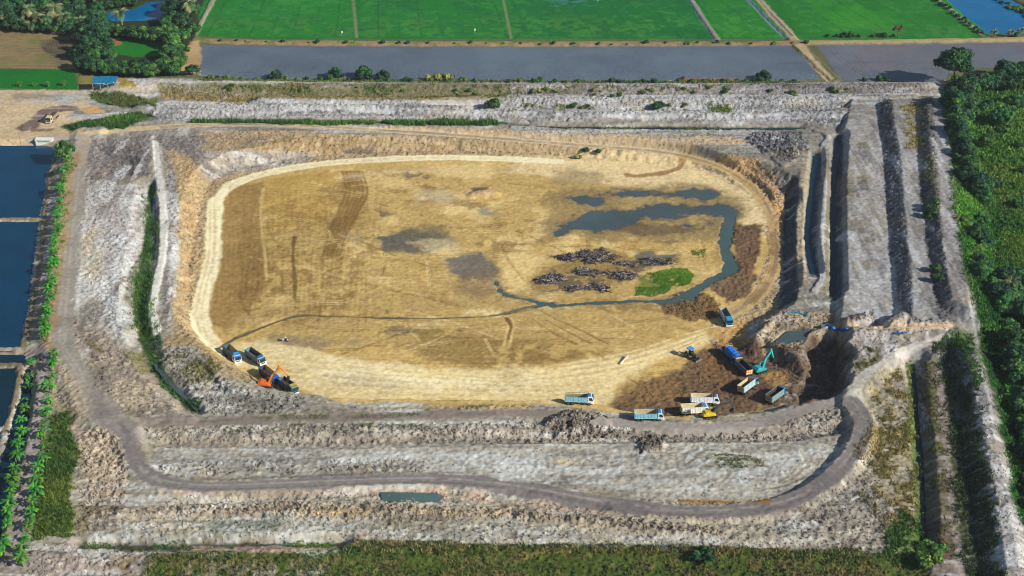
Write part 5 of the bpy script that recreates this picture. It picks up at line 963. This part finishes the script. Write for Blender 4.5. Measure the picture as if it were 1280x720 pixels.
def excavator(u, v, deg, label, body, boom, pts, cabroof=None, sc=1.1, dz=0):
    o = empty('excavator', (0,0,0), 0, label, 'excavator', 'excavators working at the pit'); o.scale = (sc,)*3
    for y in (-1.25,.75):
        t = part('track', lambda bm: prism(bm, [(-1.9,.45),(-1.55,.1),(1.55,.1),(1.9,.45),(1.6,.86),(-1.6,.86)], y, y+.5, .05), M_rub, o)
        part('roller', lambda bm: [disc(bm, x, y-.02, y+.52, .42, .24, 10) for x in (-1.45,-.5,.5,1.45)], M_steel, t)
    part('undercarriage', lambda bm: [box(bm, -1, 1, -.75, .75, .35, .8, .05), disc(bm, 0, -.3, .3, .6, .5, 14), box(bm, -.6, .6, -.6, .6, .8, 1.0)], M_frame, o)
    mb = paint(body)
    part('body', lambda bm: [prism(bm, [(-2.1,1.05),(1.2,1.05),(1.2,1.5),(.2,1.9),(-1.9,2.0),(-2.3,1.6)], -1.25, 1.25, .08), box(bm, -1.9, -.3, -1.1, 1.1, 1.9, 2.25, .08)], mb, o)
    part('counterweight', lambda bm: prism(bm, [(-2.55,1.15),(-2.1,1.0),(-2.1,2.05),(-2.45,1.95)], -1.2, 1.2, .06), mb, o)
    c = part('cab', lambda bm: prism(bm, [(-.25,1.3),(1.3,1.3),(1.35,2.0),(1.05,2.9),(-.2,2.95)], .35, 1.25, .05), paint(cabroof or body), o)
    part('window', lambda bm: [prism(bm, [(1.365,1.55),(1.38,2.0),(1.09,2.8),(1.075,2.8),(1.345,2.0),(1.335,1.55)], .42, 1.18), prism(bm, [(-.1,1.9),(1.2,1.9),(.98,2.75),(-.1,2.78)], 1.251, 1.265), prism(bm, [(-.1,1.9),(1.2,1.9),(.98,2.75),(-.1,2.78)], .335, .349)], M_glass, c)
    p0, p1, p2, p3, p4 = pts; mo = paint(boom)
    def bmf(bm): beam(bm, p0, p1, .55, .62, -.1, .72); beam(bm, p1, p2, .5, .7, -.1, .42)
    part('boom', bmf, mo, o)
    d = Vector((p3[0]-p2[0], p3[1]-p2[1])).normalized(); e = (p2[0]-d.x*.7, p2[1]-d.y*.7)
    part('arm', lambda bm: beam(bm, e, p3, .4, .55, -.1, .3), mo, o)
    k = Vector((p4[0]-p3[0], p4[1]-p3[1])); n_ = Vector((-k.y, k.x)); n_ = n_ if n_.x < 0 else -n_
    q = [(p3[0], p3[1]), (p3[0]+n_.x*.35+k.x*.1, p3[1]+n_.y*.35+k.y*.1), (p4[0]+n_.x*.75, p4[1]+n_.y*.75), (p4[0]+n_.x*.1, p4[1]+n_.y*.1-.05), (p3[0]-n_.x*.1+k.x*.45, p3[1]-n_.y*.1+k.y*.45)]
    b = part('bucket', lambda bm: prism(bm, q, -.75, .55, .03), M_frame, o); part('tooth', lambda bm: [box(bm, p4[0]+n_.x*.75-.08, p4[0]+n_.x*.75+.08, y, y+.12, p4[1]+n_.y*.75-.22, p4[1]+n_.y*.75) for y in (-.7,-.4,-.1,.2,.4)], M_steel, b)
    m1 = ((p0[0]+p1[0])/2+.5, (p0[1]+p1[1])/2-.1)
    for y in (-.5,.3): part('cylinder', lambda bm: beam(bm, (p0[0]+.5, p0[1]-.25), ((p1[0]*.7+p2[0]*.3)+.15, p1[1]*.7+p2[1]*.3), .14, .16, y), M_steel, o)
    part('cylinder', lambda bm: beam(bm, ((p1[0]+p2[0])/2, (p1[1]+p2[1])/2+.5), (e[0], e[1]+.15), .16, .18, -.1), M_steel, o)
    set_on(o, u, v, deg, 1.6, dz); return o
excavator(333,485,0,'orange excavator on the grey berm reaching its boom over the blue trucks',(226,96,22),(238,132,16),((.5,1.7),(1.4,4.3),(3.3,7.0),(5.9,4.7),(6.4,3.5)),sc=1.15)
excavator(951,465,28,'turquoise excavator with raised boom digging below the dark cliff',(20,170,176),(30,196,196),((.5,1.7),(1.1,4.2),(3.0,6.6),(4.0,3.9),(4.1,2.8)),(196,206,200),sc=1.15)
excavator(889,521,8,'yellow excavator with dark grey boom behind the near pit rim',(232,196,8),(52,62,70),((.5,1.7),(2.3,3.9),(5.9,4.3),(6.6,2.2),(6.2,1.2)),sc=1.1)
# tractor
o = empty('tractor', (0,0,0), 0, 'small dark tractor with a blue canopy and a front blade on the pit floor', 'tractor')
WB = wheel_mesh(.85, .5)
for y in (-.95,.95): wheel(o, -1.0, y, .85, WB); wheel(o, 1.4, y*.9, .52, WF)
part('body', lambda bm: [prism(bm, [(-.2,.75),(2.0,.75),(2.05,1.4),(1.9,1.6),(-.2,1.65)], -.42, .42, .06), box(bm, -1.5, .1, -.5, .5, .6, 1.15, .05)], paint((52,66,58)), o)
part('fender', lambda bm: [box(bm, -1.6, -.4, y, y+.45, 1.72, 1.8, .03) for y in (-1.15,.7)], paint((120,140,120)), o); part('seat', lambda bm: box(bm, -.95, -.45, -.28, .28, 1.15, 1.6, .06), M_frame, o)
part('canopy_post', lambda bm: [box(bm, x, x+.07, y, y+.07, 1.1, 2.6) for x in (-1.3,0) for y in (-.6,.53)], M_frame, o); part('canopy', lambda bm: prism(bm, [(-1.6,2.6),(.4,2.6),(.3,2.78),(-1.5,2.78)], -.85, .85, .04), paint((74,140,220)), o)
part('exhaust', lambda bm: box(bm, 1.2, 1.28, .2, .28, 1.6, 2.5), M_frame, o); part('blade', lambda bm: prism(bm, [(2.75,.15),(2.85,.15),(2.7,.5),(2.85,.9),(2.75,.9),(2.58,.5)], -1.25, 1.25), M_steel, o); part('blade_arm', lambda bm: [box(bm, .4, 2.66, y, y+.12, .5, .62) for y in (-.62,.5)], M_frame, o)
set_on(o, 864, 447, -48, 1.2); o.scale = (1.25,)*3
# people: one skinned body each
def person_mesh(sit, shirt, trousers):
    J = [(0,0,.95),(0,0,1.2),(0,0,1.42),(0,0,1.53),(.02,0,1.68),
         (.12,.2,1.40),(.3 if sit else .05,.26,1.15),(.55 if sit else .14,.22,1.05 if sit else .88),(.12,-.2,1.40),(.3 if sit else .05,-.26,1.15),(.55 if sit else .14,-.22,1.05 if sit else .88),
         (.03,.1,.90),(.4 if sit else .03,.15,.82 if sit else .5),(.3 if sit else .0,.15,.4 if sit else .08),(.44 if sit else .16,.15,.36 if sit else .04),(.03,-.1,.90),(.4 if sit else .03,-.15,.82 if sit else .5),(.3 if sit else .0,-.15,.4 if sit else .08),(.44 if sit else .16,-.15,.36 if sit else .04)]
    E = [(0,1),(1,2),(2,3),(3,4),(2,5),(5,6),(6,7),(2,8),(8,9),(9,10),(0,11),(11,12),(12,13),(13,14),(0,15),(15,16),(16,17),(17,18)]
    rad = [.14,.13,.15,.06,.115,.065,.05,.04,.065,.05,.04,.09,.07,.05,.045,.09,.07,.05,.045]
    me = bpy.data.meshes.new('body'); me.from_pydata(J, E, []); o = bpy.data.objects.new('body', me); COL.objects.link(o)
    m = o.modifiers.new('skin', 'SKIN'); sub = o.modifiers.new('sub', 'SUBSURF'); sub.levels = 1
    sv_ = me.skin_vertices[0].data
    for i, r in enumerate(rad): sv_[i].radius = (r, r*(1.25 if i in (1,2) else 1))
    sv_[0].use_root = True
    dg = bpy.context.evaluated_depsgraph_get(); me2 = bpy.data.meshes.new_from_object(o.evaluated_get(dg)); bpy.data.objects.remove(o)
    me2.materials.clear()
    for mt in (paint((150,104,78), .7), paint(shirt, .85), paint(trousers, .85)): me2.materials.append(mt)
    for p in me2.polygons:
        c = p.center; p.material_index = 0 if c.z > 1.5 or (abs(c.y) > .2 and c.z < (1.12 if sit else 1.0) and c.x > (.4 if sit else .08)) else (1 if c.z > .98 else 2)
        p.use_smooth = True
    return me2
M_hair = paint((24,20,20), .7)
def person(xyz, deg, sit, shirt, trousers, hat, label):
    o = empty('person', xyz, math.radians(deg), label, 'person'); child('body', person_mesh(sit, shirt, trousers), o)
    def hr(bm): bmesh.ops.create_uvsphere(bm, u_segments=10, v_segments=6, radius=.125, matrix=Matrix.Translation((0,0,1.74)) @ Matrix.Diagonal((1,1,.8,1)))
    part('hair', hr, M_hair, o, True)
    def ht(bm):
        bmesh.ops.create_cone(bm, segments=12, radius1=.32, radius2=.13, depth=.05, cap_ends=True, matrix=Matrix.Translation((0,0,1.80))); bmesh.ops.create_cone(bm, segments=12, radius1=.14, radius2=.11, depth=.12, cap_ends=True, matrix=Matrix.Translation((0,0,1.89)))
    part('hat', ht, paint(hat, .8), o); return o
x, y, z = T(357.5, 427); A_ = math.radians(-10)
o = empty('motorbike', (x,y,z), A_, 'small pale blue motorbike with a rear cargo box alone on the pit floor', 'motorbike'); WM = wheel_mesh(.3, .12)
wheel(o, .65, 0, .3, WM); wheel(o, -.6, 0, .3, WM)
part('frame', lambda bm: [beam(bm, (-.6,.35), (.1,.55), .12, .14), beam(bm, (.1,.5), (.55,.85), .1, .12), beam(bm, (.65,.3), (.48,1.0), .1, .08), box(bm, -.15, .25, -.14, .14, .25, .55, .04)], M_frame, o); part('fairing', lambda bm: prism(bm, [(.3,.5),(.62,.55),(.6,.98),(.42,1.0)], -.2, .2, .05), paint((170,206,236)), o)
part('seat', lambda bm: prism(bm, [(-.7,.68),(.15,.66),(.15,.78),(-.7,.84)], -.15, .15, .04), M_frame, o); part('handlebar', lambda bm: box(bm, .42, .48, -.38, .38, 1.0, 1.05), M_steel, o); part('cargo_box', lambda bm: box(bm, -1.3, -.62, -.45, .45, .55, 1.15, .04), paint((186,214,240)), o); part('headlight', lambda bm: box(bm, .6, .68, -.09, .09, .8, .95), M_lamp, o)
person((x-.1*math.cos(A_), y-.1*math.sin(A_), z-.06), -10, True, (40,44,60), (52,60,84), (236,232,214), 'person in dark clothes and a pale hat riding the small motorbike')
# ------------------------------------------------------------------ huts and bits about the place
x, y, z = T(132, 108); o = empty('open_shed', (x,y,z), math.radians(1), 'open sided shed with a blue sheet roof on thin posts', 'shed')
def rf(bm):
    for i in range(11):
        x0 = -5.6+i*1.02; prism(bm, [(x0,0),(x0+1.0,0),(x0+1.0,.06),(x0,.06)], -2.9, 2.9)
    for v_ in bm.verts: xx, yy, zz = v_.co; v_.co = (xx, yy, 2.7+zz+(yy+2.9)*.20+ (.03 if int((xx+5.6)/1.02) % 2 else 0))
rp = part('roof', rf, principled('blue_sheet', lin((28,112,150)), .5, .3, 0, .4, .5), o)
part('ridge_strip', lambda bm: [box(bm, x0, x0+1.0, -2.9, 2.9, 2.77, 2.79) for x0 in (.55,)] , paint((40,170,150)), rp).rotation_euler = (math.atan(.20), 0, 0)
for xx in (-5.2,-1.8,1.8,5.0):
    for yy, hh in ((-2.6,2.72),(2.6,3.75)): part('post', lambda bm: box(bm, xx-.07, xx+.07, yy-.07, yy+.07, -.3, hh), M_wood, o)
t_ = empty('bench_table', (x-1.5, y-.2, z), .05, 'dark low table with stools in the shade of the blue roofed shed', 'table')
part('tabletop', lambda bm: box(bm, -1.2, 1.2, -.5, .5, .7, .78, .02), M_frame, t_)
for a in (-1,1):
    for b in (-.4,.4): part('leg', lambda bm: box(bm, a-.05, a+.05, b-.05, b+.05, -.1, .7), M_frame, t_)
xx_, yy_, zz_ = T(142.5, 107.5); person((xx_, yy_, zz_), -80, False, (30,30,36), (36,40,48), (244,244,240), 'person in dark clothes and a white hat standing under the blue roofed shed')
x, y, z = T(54.5, 184); o = empty('site_hut', (x,y+2.5,z), 0, 'white box shaped site hut with a blue stripe at the corner of the pond', 'hut')
M_hut = paint((236,238,230), .5)
part('wall', lambda bm: box(bm, -3.6, 3.6, -1.3, 1.3, -.6, 2.7, .03), M_hut, o); part('roof', lambda bm: prism(bm, [(-3.8,2.7),(3.8,2.7),(3.8,2.82),(-3.8,2.95)], -1.6, 1.5), paint((226,230,216), .5), o)
part('stripe', lambda bm: box(bm, -2.6, 2.5, -1.33, -1.302, 1.85, 2.2), paint((40,120,140)), o); d_ = part('door', lambda bm: box(bm, 2.6, 3.4, -1.34, -1.303, .1, 2.0), paint((214,214,204)), o); part('handle', lambda bm: box(bm, 2.7, 2.78, -1.38, -1.342, 1.0, 1.1), M_steel, d_)
x, y, z = T(13.5, 183); o = part('low_wall', lambda bm: [box(bm, -3.6, 3.6, -.25, .25, -.5, .5, .03), box(bm, -3.7, 3.7, -.33, .33, .5, .58)], M_hut, None, loc=(x,y,z)); tag(o, 'low white wall at the far edge of the left pond', 'wall')
x, y, z = T(27, 187); o = empty('utility_pole', (x,y,z), 0, 'thin grey pole standing at the pond edge left of the white hut', 'pole'); part('shaft', lambda bm: tube_bm(bm, [(0,0,-.5),(0,0,3.5),(-.1,0,7.2)], [.12,.1,.07]), M_steel, o); part('crossarm', lambda bm: box(bm, -.6, .5, -.05, .05, 6.6, 6.72), M_wood, o)
x, y, z = T(75, 41); o = empty('shack', (x,y,z), .05, 'small shack with a blue sheet under the palms at the top left', 'shack')
part('wall', lambda bm: box(bm, -4, 3, -1.5, 1.8, -.3, 2.4), paint((130,122,126), .8), o); part('roof', lambda bm: prism(bm, [(-4.3,2.4),(3.3,2.4),(3.3,2.5),(-4.3,2.5)], -2.0, 2.2), paint((112,116,128), .6), o); part('awning', lambda bm: prism(bm, [(1.2,.9),(3.6,.9),(3.4,2.3),(1.3,2.3)], -1.75, -1.6), paint((20,130,220), .6), o); part('door', lambda bm: box(bm, -3.2, -2.2, -1.54, -1.502, -.1, 1.9), paint((206,196,176), .7), o)
for u, v, lb in ((427,44,'tiny white marker post in the green field, left of the field line'),(593,41,'tiny white marker post near the middle of the green field edge'),(747,3,'tiny white marker post at the top of the green field')):
    x, y, z = T(u, v); o = empty('marker_post', (x,y,z), 0, lb, 'post'); part('pole', lambda bm: tube_bm(bm, [(0,0,-.3),(0,0,2.2)], [.06,.05]), M_wood, o); part('flag', lambda bm: prism(bm, [(0,1.2),(.7,1.25),(.7,2.2),(0,2.2)], -.05, .05), paint((236,240,240), .7), o)
x, y, z = T(775, 456); x2, y2, _ = T(785, 447); bm = bmesh.new(); tube_bm(bm, [(0,0,.25),(x2-x,y2-y,.9)], [.32,.28], 8); o = bpy.data.objects.new('pipe_length', bm_mesh('pipe_length', bm, M_wood)); COL.objects.link(o); o.location = (x,y,hsample(x,y)+.05); tag(o, 'pale straight pipe length lying alone on the cream pit floor', 'pipe')
def hose(pts, r, mat, name, label, cat, jit=0):
    Q = smooth_pts([np.array(T(u, v)) for u, v in pts], 5); P_ = [(q[0]+random.uniform(-jit,jit), q[1]+random.uniform(-jit,jit), hsample(q[0],q[1])+r*.8) for q in Q]
    bm = bmesh.new(); tube_bm(bm, P_, [r*random.uniform(.7,1.3) if jit else r for _ in P_], 7); o = bpy.data.objects.new(name, bm_mesh(name, bm, mat, True)); COL.objects.link(o); return tag(o, label, cat)
hose([(983,390),(995,391),(1010,394)], .28, paint((20,140,190)), 'water_pipe', 'cyan water pipe crossing the foot of the right hand ditches', 'pipe'); hose([(1028,408),(1040,411),(1050,413),(1060,413)], .6, paint((10,120,214), .5), 'lay_flat_hose', 'thick bunched blue hose at the left end of the right transverse bund', 'hose', .35); hose([(1060,413),(1085,412),(1115,411),(1150,409),(1184,407)], .22, paint((186,156,126), .7), 'drain_pipe', 'long tan pipe along the crest of the transverse bund', 'pipe')
x, y, z = T(1124, 416); bm = bmesh.new(); g = [[bm.verts.new((i*.5-1.9, j*.45-.8, .14*math.sin(i*2.1+j)+.10*random.random()+.1)) for j in range(5)] for i in range(9)]
for i in range(8):
    for j in range(4): bm.faces.new((g[i][j], g[i+1][j], g[i+1][j+1], g[i][j+1]))
r_ = bmesh.ops.solidify(bm, geom=bm.faces[:], thickness=.04); o = bpy.data.objects.new('crumpled_sheet', bm_mesh('crumpled_sheet', bm, paint((30,130,220), .5))); COL.objects.link(o); o.location = (x,y,z); tag(o, 'crumpled blue plastic sheet halfway along the transverse bund', 'plastic sheet')
x, y, z = T(1027, 409); o = empty('water_pump', (x,y,z), .4, 'small pump set beside the bunched blue hose', 'pump'); part('engine', lambda bm: [box(bm, -.6, .6, -.4, .4, .25, .95, .06), disc(bm, .75, -.3, .3, .55, .35, 12)], paint((60,110,150)), o); part('skid', lambda bm: [box(bm, -1, 1, y_-.06, y_+.06, .05, .2) for y_ in (-.4,.4)], M_frame, o); part('outlet', lambda bm: tube_bm(bm, [(.7,0,.6),(1.2,0,.9),(1.8,0,.5)], [.14]*3), M_steel, o)
# ------------------------------------------------------------------ brushwood heaps
M_stick = principled('dead_wood', (1,1,1), .9, .15, 0, .15, 2, 0, 'Col')
def brush(u, v, ru, rv, n, h, label, seed):
    r = np.random.default_rng(seed); x, y, z = T(u, v); sx = ru/3.25*1.1; sy = rv/1.45*1.15; Vs = []; Fs = []; Cs = []
    cols = [lin(c) for c in ((70,62,62),(96,86,84),(140,132,128),(184,178,172),(50,44,46))]; m_ = 7+int(ru/3)
    m_ = max(5, int(sx*1.5/.8)); pc = [(0., 0.)]
    for _ in range(14*m_):
        bx, by = pc[r.integers(len(pc))]; an = r.uniform(0, 2*PI); st = r.uniform(.9,1.8); nx, ny = bx+st*1.5*math.cos(an), by+st*math.sin(an)
        if (nx/sx)**2+(ny/sy)**2 < 1 and len(pc) < 3*m_: pc.append((nx, ny))
    m_ = len(pc); cl = [(pc[i_][0], pc[i_][1], r.uniform(.7,1.3), r.uniform(.5,1.25)*h) for i_ in range(m_)]; lie = r.uniform(-.5,.5)
    for k in range(int(n*1.9)):
        cx, cy, cr, ch_ = cl[r.integers(m_)]; q = abs(r.normal())*.6; a = r.uniform(0, 2*PI); px, py = cx+cr*q*2.3*math.cos(a), cy+cr*q*1.1*math.sin(a); hz = max(0, ch_*(1-q))*r.uniform(0,1); gz = hsample(x+px, y+py)-z
        an0 = lie+r.normal()*.9; d = np.array([math.cos(an0), math.sin(an0), r.normal()*.3]); d /= np.linalg.norm(d); L_ = r.uniform(.7,2.6); w_ = r.uniform(.05,.16); u1 = np.cross(d, r.normal(size=3)); u1 /= np.linalg.norm(u1); v1 = np.cross(d, u1); c = np.array([px,py,gz+hz+.12]); b = len(Vs)
        for e in (-1,1):
            for m in range(3): an = 2*PI*m/3; Vs.append(c+d*e*L_*.5+(u1*math.cos(an)+v1*math.sin(an))*w_*(1 if e < 0 else .6))
        for m in range(3): Fs.append((b+m, b+(m+1)%3, b+3+(m+1)%3, b+3+m))
        cc = cols[r.integers(5)]*r.uniform(.7,1.2); Cs += [cc]*6
    o = mesh_np('brush_pile', np.array(Vs), Fs, M_stick, False, np.array(Cs)); o.location = (x,y,z); return tag(o, label, 'brush pile', 'brush piles on the pit floor')
for i, (u, v, ru, rv, n, h, lb) in enumerate([(742,322,24,10,900,1.6,'largest heap of grey dead branches, at the top of the debris field'),(709,324,11,6,260,1.0,'small heap of dark branches just left of the largest brush heap'),(686,352,21,11,900,1.6,'wide heap of grey dead branches, leftmost of the debris field'),(737,340,16,5,260,.9,'thin middle drift of branches below the largest brush heap'),
   (772,346,20,7,420,1.2,'heap of pale branches left of the bright marsh grass'),(749,360,9,5,200,.9,'small round heap of branches, lowest in the debris field'),(726,362,14,4,200,.7,'flat strip of dark branches right of the leftmost brush heap'),(818,325,33,5,520,1.0,'long drift of dead branches above the bright marsh grass'),(784,331,22,2.5,140,.5,'thin line of pale poles linking the largest heap to the long drift')]): brush(u, v, ru, rv, n, h, lb, 800+i)
# ------------------------------------------------------------------ loose clods over the torn ground
def clods(n, seed=3):
    r = np.random.default_rng(seed); x = r.uniform(-190, 190, n*9); y = r.uniform(322, 690, n*9); i_ = np.searchsorted(xs, x)-1; j_ = np.searchsorted(ys, y)-1
    k = (R[j_, i_] > r.uniform(.18, 1.0, n*9)) & (CLS[j_, i_] == 0) | (CLS[j_, i_] == 1) & (R[j_, i_] > r.uniform(.3,1.0,n*9)); x, y, i_, j_ = x[k][:n], y[k][:n], i_[k][:n], j_[k][:n]; m = len(x); z = hvec(x, y)
    s = r.uniform(.12,.5,m)**1.0*(.7+.5*R[j_, i_]); O = np.array([(1,0,0),(0,1,0),(-1,0,0),(0,-1,0),(0,0,1),(0,0,-.6)]); V = np.stack([x,y,z],1)[:,None,:]+O[None]*s[:,None,None]*r.uniform(.6,1.3,(m,6,1)); F = np.array([(0,1,4),(1,2,4),(2,3,4),(3,0,4),(1,0,5),(2,1,5),(3,2,5),(0,3,5)])
    c = C[j_, i_]*r.uniform(.5,1.25,(m,1)); return mesh_np('soil_clods', V.reshape(-1,3), (F[None]+np.arange(m)[:,None,None]*6).reshape(-1,3), M_soil, False, np.repeat(c, 6, 0))
tag(clods(95000), 'loose clods of dug soil strewn over the spoil banks', 'soil clods', kind='stuff')
